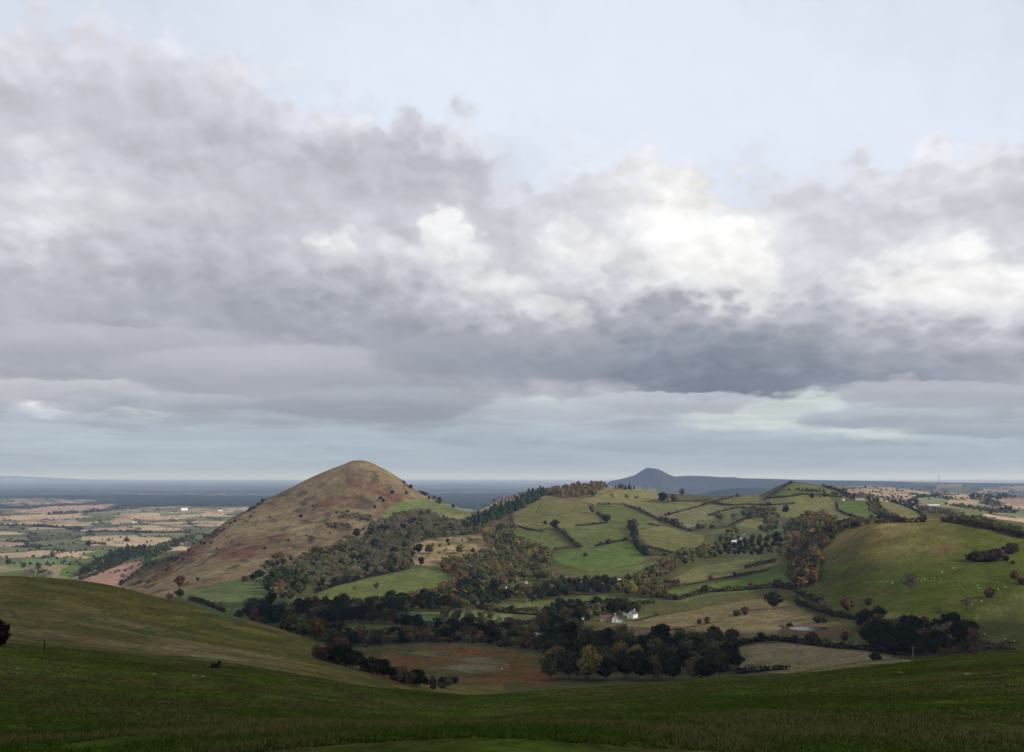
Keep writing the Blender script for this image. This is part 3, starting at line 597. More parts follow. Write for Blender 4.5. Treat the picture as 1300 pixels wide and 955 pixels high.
# ---- single trees, each with its own words: (px, foot row, height in rows, kind, words)
for px, py, hp, k, lab in [
 (748,866,48,'ochre','tall yellow ochre tree standing out of the dark valley wood'),
 (1158,753,27,'bare','lone bare round thorn tree throwing a shadow on the smooth green hill'),
 (1288,738,14,'rust','small russet tree near the right edge of the green hill'),
 (1257,758,12,'thorn','dark round bush below the russet tree on the green hill'),
 (1228,776,20,'bare','leaning thin bare tree with open crown on the lower green hill'),
 (1103,768,8,'gorse','tiny dark bush left of the lone thorn tree'),
 (982,774,24,'oak','green tree with ragged crown at the corner of the tan field'),
 (1047,783,24,'bare','grey green open tree standing on the hedge above the pond'),
 (1075,779,22,'brown','brown upright tree right of the tree above the pond'),
 (1038,790,9,'thorn','low dark bush between the pond and the hedge'),
 (1047,790,9,'thorn','round dark bush just above the right end of the pond'),
 (946,780,10,'thorn','dark bush alone in the tan field'),
 (935,782,7,'gorse','small faint bush left of the dark bush in the tan field'),
 (898,791,8,'thorn','dark round bush on the lower track of the tan field'),
 (888,792,6,'thorn','smaller bush beside the dark round bush on the track'),
 (993,801,9,'bare','thin leafless bush left of the pond'),
 (1003,800,9,'gorse','dark upright bush at the left end of the pond'),
 (1072,812,10,'thorn','dark shrub in the meadow right of the pond'),
 (1031,816,14,'thorn','broad dark bush in front of the pond'),
 (1080,822,12,'bare','pale leafless bush in the meadow below the hedge'),
 (1112,840,12,'gorse','round green bush at the edge of the near right slope'),
 (1262,712,15,'thorn','spreading dark thorn in the middle of the group on the green hill'),
 (1238,712,12,'gorse','low dark thicket at the left end of the group on the hill'),
 (1283,703,14,'thorn','reddish bush above the group on the green hill'),
 (1298,742,10,'thorn','dark bush cut by the right edge of the picture'),
 (674,652,0,'oak','') , 
 (752,652,13,'brown','purple brown round tree between two fields on the middle hill'),
 (752,631,7,'oak','dark tree just below the right end of the tawny wood'),
 (770,665,12,'oak','dark green tree at the corner of the upper fields'),
 (704,672,13,'dark','round dark tree at the top of the diagonal hedge'),
 (692,667,6,'dark','small round bush left of the diagonal hedge'),
 (743,706,5,'thorn','tiny bush alone in the bright middle field'),
 (913,662,14,'brown','large round brown tree alone on the olive field'),
 (932,664,13,'bare','leafless tree right of the large round brown tree'),
 (998,652,11,'dark','dark tree in the field below the small green hill'),
 (841,638,13,'dark','big dark tree on the hill crest below the distant peak'),
 (855,639,12,'brown','brown tree beside the big dark crest tree'),
 (819,622,9,'bare','bare tree alone on the skyline under the distant peak'),
 (866,629,9,'brown','brown tree on the skyline right of the distant peak'),
 (936,632,6,'olive','low green crown on the skyline of the middle hill'),
 (777,634,8,'bare','first bare tree on the hedge below the hilltop'),
 (796,636,9,'bare','second bare tree on the hedge below the hilltop'),
 (808,636,8,'bare','third bare tree on the hedge below the hilltop'),
 (1031,633,7,'dark','small dark tree on the field under the green knoll'),
 (1047,632,6,'dark','dark bush on the lane under the green knoll'),
 (452,683,13,'dark','dark green tree at the upper edge of the scrub wood'),
 (476,696,12,'dark','dark round tree beside the red bracken patch'),
 (531,702,12,'dark','round dark tree at the left of the straw coloured patch'),
 (545,703,13,'olive','grey green round bush on the straw coloured patch'),
 (535,718,11,'dark','dark round bush on the upper edge of the bright valley field'),
 (566,717,10,'dark','second dark round bush on the upper edge of the bright valley field'),
 (583,703,11,'olive','feathery bush in the middle of the straw coloured patch'),
 (498,628,6,'dark','first dark bush high on the right flank of the conical hill'),
 (483,635,5,'dark','lower left bush of the pair on the right flank'),
 (487,638,5,'dark','lower right bush of the pair on the right flank'),
 (476,646,4,'dark','lowest small bush on the right flank of the conical hill'),
 (516,628,4,'dark','small bush right of the first dark bush on the flank'),
 (382,658,5,'dark','single dark bush in the middle of the conical hill'),
 (396,694,15,'bare','leafless tree at the lower right of the conical hill'),
 (354,713,13,'brown','dark brown tree low on the conical hill'),
 (228,746,15,'rust','reddish brown tree at the left foot of the conical hill'),
 (251,738,5,'dark','tiny dark bush in the green foot of the conical hill'),
 (228,759,12,'dark','dark tree under the reddish tree at the hill foot'),
 (215,760,8,'thorn','low bush left of the dark tree at the hill foot'),
 (330,736,13,'dark','dark tree in the row on the lower conical hill'),
 (322,737,10,'dark','second dark tree in the row on the lower conical hill'),
 (311,738,7,'thorn','brown bush at the left of the row on the lower hill'),
 (512,756,0,'bare',''),
 (448,736,20,'bare','tall pale leafless tree on the edge of the bright valley field'),
 (478,748,9,'brown','small brown tree alone in the bright valley field'),
 (450,752,8,'bare','thin bush at the lower left of the bright valley field'),
 (514,800,22,'dark','dark pointed tree standing in the near valley strip'),
 (531,797,18,'dark','second dark tree in the near valley strip'),
 (735,770,10,'dark','round dark tree alone on the long green strip'),
 (665,809,14,'olive','olive tree between the white sheds and the field'),
 (413,858,14,'dark','dark round bush at the foot of the near spur'),
 (156,737,10,'bare','bare bush at the right end of the ploughed field'),
 (160,656,0,'dark',''),
 (161,689,7,'oak','lone round tree in the pale straw field'),
 (112,694,8,'dark','dark clump at the left end of the straw field'),
 (10,718,9,'oak','dark round tree at the left edge of the plain'),
 (48,722,8,'oak','round tree in the green fields of the plain'),
 (30,722,8,'oak','second round tree in the green fields of the plain'),
 (95,736,13,'bare','tall bare tree left of the ploughed field'),
 (128,722,0,'oak',''),
 (545,634,4,'dark','bush at the right foot of the conical hill skyline'),
 (558,637,6,'dark','dark bush beside the saddle right of the conical hill'),
 (551,635,6,'brown','brown bush beside the saddle right of the conical hill'),
 (575,645,5,'dark','dark bush on the end of the small green hill field'),
 (1200,658,13,'bare','bare tree on the brow behind the smooth hill'),
 (1124,660,9,'oak','dark green round tree on the brow behind the pale hilltop'),
 (1163,640,7,'dark','dark tree above the red roofed farm'),
 (1256,628,6,'bare','bare tree on the far skyline at the right'),
 (1275,634,7,'bare','second bare tree on the far skyline at the right')]:
    if hp: add_tree(px, py, 0, k, lab, None, True, hp)
# bushes on the green hill, the hedge under the wood and the flank of the conical hill
for k_, (px, py, hp, kd) in enumerate([(1250,711,12,'gorse'),(1270,708,10,'thorn'),(1231,711,7,'gorse'),(1278,712,7,'gorse'),(1274,700,7,'thorn'),(1256,713,10,'gorse'),(1245,713,11,'thorn'),(1266,704,8,'gorse'),(1290,700,7,'thorn'),(1286,716,4,'gorse')]):
    add_tree(px, py, 0, kd, 'in the dark thicket on the green hill', None, False, hp)
g = random.Random(4)
for k_ in range(26):
    t = g.random(); px = 512+t*52+g.uniform(-3, 3); py = 612+t*26+g.uniform(0, 5)
    add_tree(px, py, 0, g.choice(['gorse', 'thorn', 'gorse']), 'in the heather along the right skyline of the conical hill', None, False, g.uniform(2, 4))
for k_ in range(34):
    px = g.uniform(250, 470); py = g.uniform(640, 712)
    if inside(LAW, np.array([px]), np.array([py]))[0] and inside([(250,700),(300,660),(400,640),(470,650),(470,672),(330,712)], np.array([px]), np.array([py]))[0]:
        add_tree(px, py, 0, g.choice(['gorse', 'thorn', 'gorse']), 'scattered on the face of the conical hill', None, False, g.uniform(1.5, 3.6))
for k_ in range(60):
    t = g.random(); px = 175+t*165+g.uniform(-2, 2); py = 741-t*110+g.uniform(-2, 10)*(1-t*.6)
    add_tree(px, py, 0, g.choice(['gorse', 'thorn', 'gorse']), 'on the steep left flank of the conical hill', None, False, g.uniform(1.5, 4))
for k_ in range(26):
    px = g.uniform(425, 470); py = 650+g.uniform(0, 9)+(px-425)*.08
    add_tree(px, py, 0, 'gorse', 'in the dark heather patch on the conical hill', None, False, g.uniform(1.3, 2.6))
for k_ in range(18):
    px = g.uniform(414, 447); py = 665+g.uniform(0, 7)
    add_tree(px, py, 0, 'gorse', 'in the lower heather patch on the conical hill', None, False, g.uniform(1.3, 2.6))

# the plain: hedgerow trees and far copses (nobody could count these)
PLN = []
g = random.Random(99); cand = []
for k_ in range(42000):
    px = g.uniform(-20, 1320); py = 611+(735-611)*g.random()**1.5
    if px > 620 and py > 636: continue
    p = hit(px, py)
    if p.y < 2100 or p.y > 26000 or (p.z > -150 and px < 1000) or (px > 1000 and (p.z > 0 or py < 618)): continue
    cand.append((p.x, p.y, p.z))
cand = np.array(cand); fb = fields(cand[:, 0], cand[:, 1], 190, 260, 40)[1]; ld = np.log(cand[:, 1])
wd = fbm(cand[:, 0]/1500, cand[:, 1]/1100, 77, 4) > np.interp(ld, np.log([2700, 6500, 8500, 95000]), [.66, .60, .40, .40])
keep = (fb < .06+.03*cand[:, 1]/8000) | wd | (rng.random(len(cand)) < .02)
for x, y, z in cand[keep][:9000]:
    PLN.append([x, y, z, g.uniform(4, 9), g.choices(['dark', 'oak', 'olive', 'brown'], [3, 4, 3, 2])[0]])

MASSMAT = leafmat('mixed_foliage', (1, 1, 1))
# ------------------------------------------------------------------ hedgerows
def hedge(pts, h, w, c, lab, group=None, gap=0):
    if h > 2: h *= 1.35; w *= 1.35; c = tuple(v*.72 for v in c)
    W = []
    for k in range(len(pts)-1):
        (x1, y1), (x2, y2) = pts[k], pts[k+1]; n = max(2, int(math.hypot(x2-x1, (y2-y1))/2))
        for q in range(n): W.append(hit(x1+(x2-x1)*q/n, y1+(y2-y1)*q/n, 600))
    W.append(hit(*pts[-1], 600))
    runs = [[W[0]]]
    for a, b in zip(W[:-1], W[1:]):
        if (b-a).length > 200: runs.append([])
        runs[-1].append(b)
    W = max(runs, key=len)
    P = []; Hs = []; cum = 0
    for a, b in zip(W[:-1], W[1:]):
        L = (b-a).length
        n = max(1, int(L*(10.0 if a.y < 1500 else 6.5)))
        if h > 3 and rng.random() < L/28:
            TREES.append([a.x, a.y, a.z, h*rng.uniform(1.1, 2.0), ['oak', 'dark', 'brown', 'olive', 'bare', 'thorn'][rng.integers(6)], 'growing out of the '+' '.join(lab.split()[:8]), None, False, 0, 0])
        for q in range(n):
            t = (q+rng.uniform())/n; s = cum+L*t
            m = fbm(np.array([s/9.0]), np.array([hash_(lab)*.01]), 11, 3)[0]; hh = h*(.45+1.1*m)
            if gap and fbm(np.array([s/26.0]), np.array([hash_(lab)*.02]), 15, 2)[0] < gap: hh *= .22
            e = rng.uniform(0, math.pi); rad = rng.uniform(.6, 1)
            x = a.x+(b.x-a.x)*t+rng.normal()*w*.3; y = a.y+(b.y-a.y)*t+rng.normal()*w*.3
            P.append((x, y, a.z+(b.z-a.z)*t+math.sin(e)**.7*hh*rad)); Hs.append(hh)
        cum += L
    if len(P) < 8: return
    P = np.array(P); P[:, 2] = np.maximum(P[:, 2], 0-1e9)
    base = Vector(P.mean(0)); base.z = gz(base.x, base.y)
    Nn = rng.normal(size=(len(P), 3)); Nn[:, 2] += .5; Nn /= np.linalg.norm(Nn, axis=1)[:, None]
    S = rng.uniform(.28, .62, len(P))*min(1.3, max(.7, h/3.2))
    tint = np.clip(rng.normal(1, .25, (len(P), 1)), .5, 1.7)*np.array(c)*np.clip(1+rng.normal(0, .05, (len(P), 3)), .8, 1.2)
    
    ev, ef, k = [], [], 0
    for i, p_ in enumerate(W):
        q_ = (W[min(i+1, len(W)-1)]-W[max(i-1, 0)]); q_.z = 0
        sd = Vector((-q_.y, q_.x, 0)).normalized()*w*.22 if q_.length > 0 else Vector((.3, 0, 0))
        hh = h*random.uniform(.08, .42)
        for u, zz in ((-1, -.4), (-.6, hh), (.6, hh), (1, -.4)): ev.append(np.array(p_+sd*u+Vector((0, 0, zz)))-np.array(base))
        if i:
            for m_ in range(3): a0_ = 4*(i-1)+m_; ef.append((a0_, a0_+1, a0_+5, a0_+4))
    me = quads_mesh('hedgerow', P-np.array(base), Nn, S, tint, HEDGEM, (np.array(ev), np.array(ef), np.tile(np.array(c)*.8, (len(ev), 1)))); o = link('hedgerow', me, None, base)
    tag(o, lab, 'hedge', group)
HEDGEM = MASSMAT
HB, HD, HO, HR = (.085,.058,.040), (.036,.036,.020), (.075,.070,.030), (.12,.062,.040)
for pts, h, w, c, lab, gap in [
 ([(704,670),(715,678),(728,690),(737,695)], 5, 4, HO, 'thick diagonal hedge running down between two green fields', 0),
 ([(703,700),(720,697),(740,695)], 4, 3, HB, 'brown hedge at the foot of the diagonal hedge', 0),
 ([(756,694),(775,690),(798,685)], 3.5, 3, HD, 'short dotted hedge above the bright middle field', .42),
 ([(730,668),(748,667),(772,664)], 3, 2.5, HD, 'dotted hedge left of the dark corner tree', .4),
 ([(758,652),(764,656),(770,662)], 3, 2.5, HD, 'short hedge running down to the dark corner tree', 0),
 ([(760,641),(790,641),(812,648),(835,660)], 3.5, 3, HB, 'upper hedge curving over the middle hill', 0),
 ([(835,660),(850,664),(865,671),(878,675)], 6, 5, HD, 'tall dark hedge under the round hill fields', 0),
 ([(878,674),(893,672),(895,668)], 6, 5, HO, 'bushy green hedge end by the olive field', 0),
 ([(800,668),(806,680),(805,690),(812,700),(820,706)], 7, 5, HD, 'dark overgrown hedge dropping down the middle hill', 0),
 ([(820,706),(835,705),(848,706)], 7, 5, HO, 'green overgrown hedge beside the little lane', 0),
 ([(822,666),(838,668)], 2.5, 2, HB, 'tiny dotted hedge in the middle of the fields', .4),
 ([(856,706),(875,702),(893,696),(900,694)], 4, 4, HR, 'red brown hedge above the small green field', 0),
 ([(700,655),(680,652),(690,634),(710,633),(735,636),(752,640)], .9, 1, HO, 'thin fence line hedge below the tawny wood', .3),
 ([(775,723),(800,719),(815,716),(825,712)], 2, 2, HR, 'red brown bank along the farm lane', 0),
 ([(830,757),(860,762),(900,752),(935,750),(960,748),(985,746),(1018,750)], 4.5, 4, HB, 'long brown hedge along the top of the tan field', 0),
 ([(1018,748),(1010,752),(1022,758),(1040,765),(1045,762)], 4, 3.5, HD, 'hedge leaving the brown wood above the pond field', 0),
 ([(860,745),(890,740),(920,734),(945,731),(975,724)], 3.5, 3, HB, 'broken hedge across the green slope below the farm', .36),
 ([(945,722),(960,718),(985,713)], 3.5, 3, HD, 'short hedge climbing to the brown wood', .2),
 ([(1016,768),(1035,775),(1060,782),(1085,787),(1100,790)], 4, 4, HD, 'dark hedge along the foot of the smooth green hill', 0),
 ([(925,824),(945,818),(960,815),(980,813),(1000,815),(1020,818),(1050,822),(1095,825),(1140,832)], 3.4, 3, HD, 'dark hedge between the pale hump field and the meadow', .12),
 ([(1160,833),(1190,832),(1225,828),(1240,830)], 4.5, 4, HR, 'reddish hedge at the edge of the near right slope', 0),
 ([(1235,826),(1260,824),(1290,825)], 4.5, 4, HB, 'dark hedge running to the right edge of the near slope', 0),
 ([(935,856),(960,853),(985,851),(1000,850)], 3.5, 4, HD, 'low bushes at the left end of the pale hump field', 0),
 ([(1110,664),(1140,663),(1175,663)], 4, 3, HR, 'red brown hedge along the crest of the smooth hill', 0),
 ([(1195,662),(1230,667),(1260,673),(1300,684)], 5, 4, HB, 'dark hedge following the right shoulder of the smooth hill', 0),
 ([(1062,640),(1063,648),(1070,652),(1085,657),(1100,663)], 2.5, 2.2, HD, 'dark hedge curving round the bright hilltop field', 0),
 ([(970,636),(985,627),(995,619),(1006,613)], 4, 4, HB, 'hedge climbing the left skyline of the green knoll', 0),
 ([(1048,620),(1062,623),(1075,629),(1084,633)], 4, 3, HD, 'dark hedge on the right skyline of the green knoll', 0),
 ([(975,633),(1000,631),(1020,628),(1040,629),(1070,632)], 3, 2.5, HD, 'dark hedge across the green knoll', .1),
 ([(905,640),(930,642),(950,641),(975,642),(1010,640)], 3, 2.5, HD, 'long dark hedge under the skyline fields', .15),
 ([(895,641),(915,635),(930,632)], 3, 2.5, HB, 'brown hedge under the skyline left of the green knoll', 0),
 ([(825,636),(850,637),(880,637),(900,636)], 3, 2.5, HB, 'brown hedge along the crest beneath the distant peak', .25),
 ([(900,672),(925,670),(945,660),(965,655),(985,652)], 4, 3.5, HB, 'red brown hedge behind the pale farm', 0),
 ([(600,758),(640,756),(690,753)], 4, 3.5, HD, 'dark hedge below the white barn field', 0),
 ([(605,772),(640,778),(680,781),(700,778)], 4.5, 4, HB, 'brown hedge under the long green valley strip', .1),
 ([(570,798),(620,796),(660,793),(690,790)], 3.5, 3.5, HB, 'hedge along the top of the lowest bright field', .1),
 ([(760,771),(780,768),(800,769),(830,766)], 5, 4, HD, 'dark hedge above the white gabled house', 0),
 ([(805,789),(820,786),(835,782),(832,779)], 1.8, 1.6, HD, 'clipped hedge round the garden of the white house', 0),
 ([(500,766),(540,756),(575,744),(580,738)], 5, 5, HR, 'russet hedge along the lower side of the bright valley field', 0),
 ([(400,753),(425,744),(460,735),(500,727),(520,722)], 5, 4, HD, 'dark hedge along the upper side of the bright valley field', 0),
 ([(655,776),(668,774),(683,775)], 2.2, 2, HD, 'short dark hedge inside the long green strip', .2),
 ([(240,762),(262,768),(285,778)], 4, 3, HB, 'hedge seen over the near spur below the conical hill', .1),
 ([(97,738),(112,733),(140,722),(155,716)], 4, 4, HD, 'dark hedge along the left side of the ploughed field', 0),
 ([(152,744),(165,735),(178,726),(188,718)], 4, 4, HD, 'dark hedge along the right side of the ploughed field', 0),
 ([(112,691),(125,691),(135,692)], 4, 4, HD, 'short dark hedge below the straw field', 0),
 ([(0,668),(40,668),(80,671),(105,672)], 6, 6, HD, 'dark hedge line across the plain at the left', 0),
 ([(60,654),(110,651),(150,647),(175,646)], 9, 8, HD, 'long dark wood edge across the plain', 0),
 ([(110,676),(130,675),(190,677),(240,676)], 5, 5, HD, 'dark hedge above the straw field', 0),
 ([(900,655),(915,650),(938,645)], 3, 3, HD, 'dark hedge left of the olive skyline field', .15),
 ([(845,655),(870,648),(900,640)], 2.5, 2.5, HB, 'thin brown hedge crossing the brownish hill field', .3),
 ([(520,764),(560,762),(600,758)], 4, 4, HD, 'dark hedge left of the white barn field', .1),
 ([(400,765),(440,769),(480,764)], 4, 4, HB, 'brown hedge under the bright valley field at its left end', .1),
 ([(1205,642),(1230,645),(1260,650),(1290,652)], 5, 5, HD, 'dark hedge through the far fields on the right', .1),
 ([(1150,640),(1165,632),(1195,630)], 5, 5, HD, 'dark hedge round the far green field', .1),
 ([(700,770),(725,768),(765,766)], 3, 3, HD, 'dark hedge at the right end of the long green strip', .1),
 ([(648,655),(652,668),(650,680)], 3, 3, HO, 'green hedge down the left edge of the middle hill fields', .1),
 ([(500,790),(540,796),(575,797),(600,796)], 4, 4, HB, 'brown hedge under the strip with the dark pointed trees', .1),
 ([(940,645),(960,648),(980,654)], 3.5, 3, HD, 'dark hedge right of the olive skyline field', 0),
 ([(843,739),(862,742),(850,748),(832,752)], 4, 3, HB, 'hedge at the left end of the green slope', .1),
 ([(690,676),(668,672),(655,668)], 2.5, 2, HD, 'thin hedge left of the diagonal hedge', .2),
 ([(810,692),(830,697),(856,703)], 3, 3, HB, 'brown hedge under the round olive field', .1),
 ([(1112,638),(1118,648),(1128,657),(1140,662)], 4.5, 4, HB, 'brown hedge between the two green hill fields', 0),
 ([(1130,637),(1150,643),(1165,650),(1175,658)], 3.5, 3, HD, 'dark hedge above the far farm field', 0),
 ([(735,806),(780,812),(815,808),(850,800),(880,796),(915,789)], .7, .8, (.06,.055,.03), 'rough bank line along the lower tan field', .2),
 ]:
    hedge(pts, h, w, c, lab, None, gap)

# ---- build trees: the 300 that show largest one by one, the rest as one mass
bushes = [t for t in TREES if KIND[t[4]][2] == 'low']; tall = [t for t in TREES if KIND[t[4]][2] != 'low']
def size(t): return (1e6 if t[7] else 0)+t[3]/math.hypot(t[0], t[1])
tall.sort(key=size, reverse=True); bushes.sort(key=size, reverse=True)
single = tall[:297]+bushes[:240]; mass = tall[297:]+bushes[240:]
used = {}
for i, t in enumerate(single):
    x, y, z, h, k, lab, grp, forced, *_ = t
    wr = random.uniform(.88, 1.15)
    r = empty(NAME[k], (x, y, z-.15), random.uniform(0, 6.28)); r.scale = (h*wr, h*wr, h)
    r['label'] = lab if forced else LOOK[k]+' '+lab
    r['category'] = 'bush' if KIND[k][2] == 'low' else 'tree'
    if not forced: r['group'] = ('bushes ' if KIND[k][2] == 'low' else 'trees ')+lab
    v = i % 5
    link('crown' if KIND[k][2] != 'low' else 'foliage', CROWN[k][v], r); link('trunk' if KIND[k][2] != 'low' else 'stem', TRUNK[k][i % 2], r)
def mass_mesh(name, items, nq, leafscale, lab, cat):
    proto = {}
    for ki, k in enumerate(KIND):
        for s in range(4): proto[k, s] = tree_pts(k, nq(k), 900+10*ki+s, leafscale)
    P, Nn, S, Tn = [], [], [], []; EV, EF, ET = [], [], []; off = 0
    cores = {(k, s): (ico_core(proto[k, s][4], s) if proto[k, s][4] else None) for (k, s) in proto}
    for i, t in enumerate(items):
        x, y, z, h, k = t[:5]; a = rng.uniform(0, 6.28); R = np.array([[math.cos(a), -math.sin(a), 0], [math.sin(a), math.cos(a), 0], [0, 0, 1]])*h
        p, n, s, tt, core = proto[k, i % 4]; c = np.array(KIND[k][0])*rng.uniform(.8, 1.22)*(1+rng.normal(0, .04, 3))
        P.append(p@R.T+(x, y, z-.2)); Nn.append(n@(R.T/h)); S.append(s*h); Tn.append(tt*c)
        cc = cores[k, i % 4]
        if cc is not None:
            EV.append(cc[0]@R.T+(x, y, z-.2)); EF.append(cc[1]+off); ET.append(cc[2]*c); off += len(cc[0])
    me = quads_mesh(name, np.concatenate(P), np.concatenate(Nn), np.concatenate(S), np.concatenate(Tn), MASSMAT,
                    (np.concatenate(EV), np.concatenate(EF), np.concatenate(ET)) if EV else None)
    o = link(name, me); tag(o, lab, cat, kind='stuff'); return o
mass_mesh('woodland', mass, lambda k: 150, 1.35, 'woods and thickets of small autumn trees over the middle hills', 'woodland')
mass_mesh('plain_trees', PLN, lambda k: 14, 3.0, 'distant hedgerow trees and copses scattered over the plain', 'trees')
print('TREES', len(tall), len(bushes), len(PLN))

# ------------------------------------------------------------------ buildings
M = {'white': plainmat('white_render', (.78,.77,.72), .8, .06, 1.0), 'pink': plainmat('pink_render', (.40,.31,.265), .85, .1, 1.0), 'brick': plainmat('red_brick', (.30,.13,.09), .9, .2, 1.5),
     'stone': plainmat('pale_stone', (.42,.37,.30), .9, .15, 1.0), 'slate': plainmat('slate_roof', (.09,.085,.09), .6, .2, 1.5), 'tile': plainmat('red_tile_roof', (.115,.06,.055), .8, .25, 1.5),
     'orange': plainmat('orange_tile_roof', (.33,.13,.08), .8, .2, 1.5), 'sheet': plainmat('pale_sheet_roof', (.62,.64,.66), .5, .08, 1.0), 'green': plainmat('green_sheet', (.30,.48,.38), .5, .1, 1.0),
     'glass': plainmat('window_glass', (.03,.035,.04), .15, .1, 1), 'door': plainmat('dark_door', (.05,.04,.035), .6, .1, 1), 'dark': plainmat('dark_timber', (.05,.035,.03), .8, .2, 2)}
def boxm(bm, x0, x1, y0, y1, z0, z1):
    r = bmesh.ops.create_cube(bm, size=1)
    for v in r['verts']: v.co = Vector((x0+(v.co.x+.5)*(x1-x0), y0+(v.co.y+.5)*(y1-y0), z0+(v.co.z+.5)*(z1-z0)))
def house(px, py, w, d, hw, hr, rot, wall, roof, lab, cat='house', name='house', chim=1, wins=(3, 2), gable_win=1, dpush=0):
    p = hit(px, py); r = empty(name, (p.x, p.y+dpush, gz(p.x, p.y+dpush)), math.radians(rot)-math.atan((px-CX)/F)); tag(r, lab, cat)
    bm = bmesh.new(); a, b = w/2, d/2      # ridge along x
    vs = [bm.verts.new(c) for c in [(-a,-b,-1.5),(a,-b,-1.5),(a,b,-1.5),(-a,b,-1.5),(-a,-b,hw),(a,-b,hw),(a,b,hw),(-a,b,hw),(-a,0,hw+hr-.12),(a,0,hw+hr-.12)]]
    for f in [(0,1,5,4),(2,3,7,6),(1,2,6,9,5),(3,0,4,8,7),(0,3,2,1),(4,5,9,8),(6,7,8,9)]: bm.faces.new([vs[i] for i in f])
    link('wall', tomesh(bm, 'wall', M[wall]), r)
    bm = bmesh.new(); o = .35; th = .22; sl = hr/b
    for s in (-1, 1):
        e = s*(b+o); ze = hw-o*sl
        q = [(-a-o,e,ze),(a+o,e,ze),(a+o,0,hw+hr),(-a-o,0,hw+hr)]
        lo = [bm.verts.new(c) for c in q]; hi = [bm.verts.new((c[0], c[1], c[2]+th)) for c in q]
        for f in ((lo[0],lo[1],lo[2],lo[3]),(hi[3],hi[2],hi[1],hi[0]),(lo[0],hi[0],hi[1],lo[1]),(lo[1],hi[1],hi[2],lo[2]),(lo[3],lo[2],hi[2],hi[3]),(lo[0],lo[3],hi[3],hi[0])): bm.faces.new(f)
    ro = link('roof', tomesh(bm, 'roof', M[roof]), r)
    for k in range(chim):
        bm = bmesh.new(); cx = (a-.9)*(1 if k == 0 else -1); boxm(bm, cx-.45, cx+.45, -.35, .35, hw+hr*.5, hw+hr+1.3); boxm(bm, cx-.2, cx+.2, -.2, .2, hw+hr+1.303, hw+hr+1.65)
        link('chimney', tomesh(bm, 'chimney', M['brick' if wall != 'white' else 'white']), ro)
    nx, nz = wins
    for i in range(nx):
        for j in range(nz):
            cx = -a+w*(i+.5)/nx; cz = hw*(j+.5)/nz
            if j == 0 and i == nx//2:
                bm = bmesh.new(); boxm(bm, cx-.5, cx+.5, -b-.06, -b+.05, 0, 2.1); link('door', tomesh(bm, 'door', M['door']), r); continue
            bm = bmesh.new(); boxm(bm, cx-.55, cx+.55, -b-.05, -b+.05, cz-.5, cz+.6); wn = link('window', tomesh(bm, 'window', M['glass']), r)
            bm = bmesh.new(); boxm(bm, cx-.7, cx+.7, -b-.12, -b-.052, cz-.62, cz-.5); link('sill', tomesh(bm, 'sill', M['stone']), wn)
    if gable_win:
        for s in (1, -1):
            for cz in ([hw*.3, hw*.85] if hw > 4 else [hw*.5]):
                bm = bmesh.new(); x = s*a; boxm(bm, min(x-.05, x+.05), max(x-.05, x+.05), -.6, .6, cz-.5, cz+.6); link('window', tomesh(bm, 'window', M['glass']), r)
    return r
house(803, 785, 10, 7.5, 5, 3.2, 62, 'white', 'slate', 'bright white gabled house standing right of the long cottage', chim=1)
house(793, 781, 4, 3.5, 2.8, 1.6, 70, 'white', 'slate', 'small white outbuilding just left of the bright white house', 'outbuilding', 'outbuilding', 0, (1, 1), 0)
house(771, 789, 15, 6.5, 3.6, 3, 5, 'pink', 'tile', 'long pinkish cottage with a red brown tiled roof', chim=2, wins=(5, 1))
house(781, 790, 7, 6, 4.4, 3.2, 85, 'white', 'slate', 'white gable with a dark opening at the end of the cottage', chim=1, wins=(2, 2))
house(787, 790, 4.5, 4, 2.7, 1.5, 8, 'white', 'slate', 'small white lean shed right of the white gable', 'outbuilding', 'outbuilding', 0, (2, 1), 0)
house(739, 786, 8, 6, 4, 3, 60, 'white', 'tile', 'small white gable house half hidden in dark trees', chim=1, wins=(2, 2))
house(697, 813, 8.5, 6, 4.2, 3, 30, 'brick', 'tile', 'dark red roofed brick house at the valley bottom', chim=1, wins=(3, 2))
house(682, 808, 6, 3.5, 2.4, 1.2, 10, 'white', 'sheet', 'low white shed left of the dark red house', 'shed', 'shed', 0, (2, 1), 0)
house(676, 807, 3, 3, 2.2, 1, 10, 'white', 'sheet', 'tiny white shed at the far left of the sheds', 'shed', 'shed', 0, (1, 1), 0)
house(653, 811, 3, 3, 2.0, 1, 10, 'stone', 'slate', 'small grey hut in the bushes left of the sheds', 'hut', 'hut', 0, (1, 1), 0)
house(716, 741, 9, 6.5, 5, 3, 70, 'pink', 'tile', 'tall pink gabled farmhouse among the valley trees', 'farmhouse', 'farmhouse', 1, (3, 2))
house(726, 738, 16, 6, 3, 2.6, 5, 'pink', 'tile', 'long pink barn joined behind the tall pink farmhouse', 'barn', 'barn', 0, (4, 1))
house(736, 739, 6, 5, 3.2, 3, 70, 'stone', 'tile', 'cream gable at the right end of the pink barn', 'barn', 'barn', 0, (2, 1))
house(640, 748, 8, 4, 2.0, 1.0, 0, 'white', 'sheet', 'low pale shed on the edge of the valley strip', 'shed', 'shed', 0, (2, 1), 0)
house(668, 741, 4, 3.5, 2.8, 1.8, 80, 'white', 'slate', 'small white gable alone in the wood left of the farmhouse', 'cottage', 'cottage', 0, (1, 1), 0)
house(787, 738, 6, 3, 2.2, .9, 0, 'white', 'sheet', 'small white shed in the green field right of the farmhouse', 'shed', 'shed', 0, (2, 1), 0)
house(802, 731, 4, 4, 3, 1.8, 60, 'stone', 'tile', 'tiny cream hut above the white field shed', 'hut', 'hut', 0, (1, 1), 0)
house(940, 685, 14, 7, 4.2, 3, 10, 'white', 'slate', 'long white farmhouse on the slope of the middle hill', 'farmhouse', 'farmhouse', 2, (4, 2))
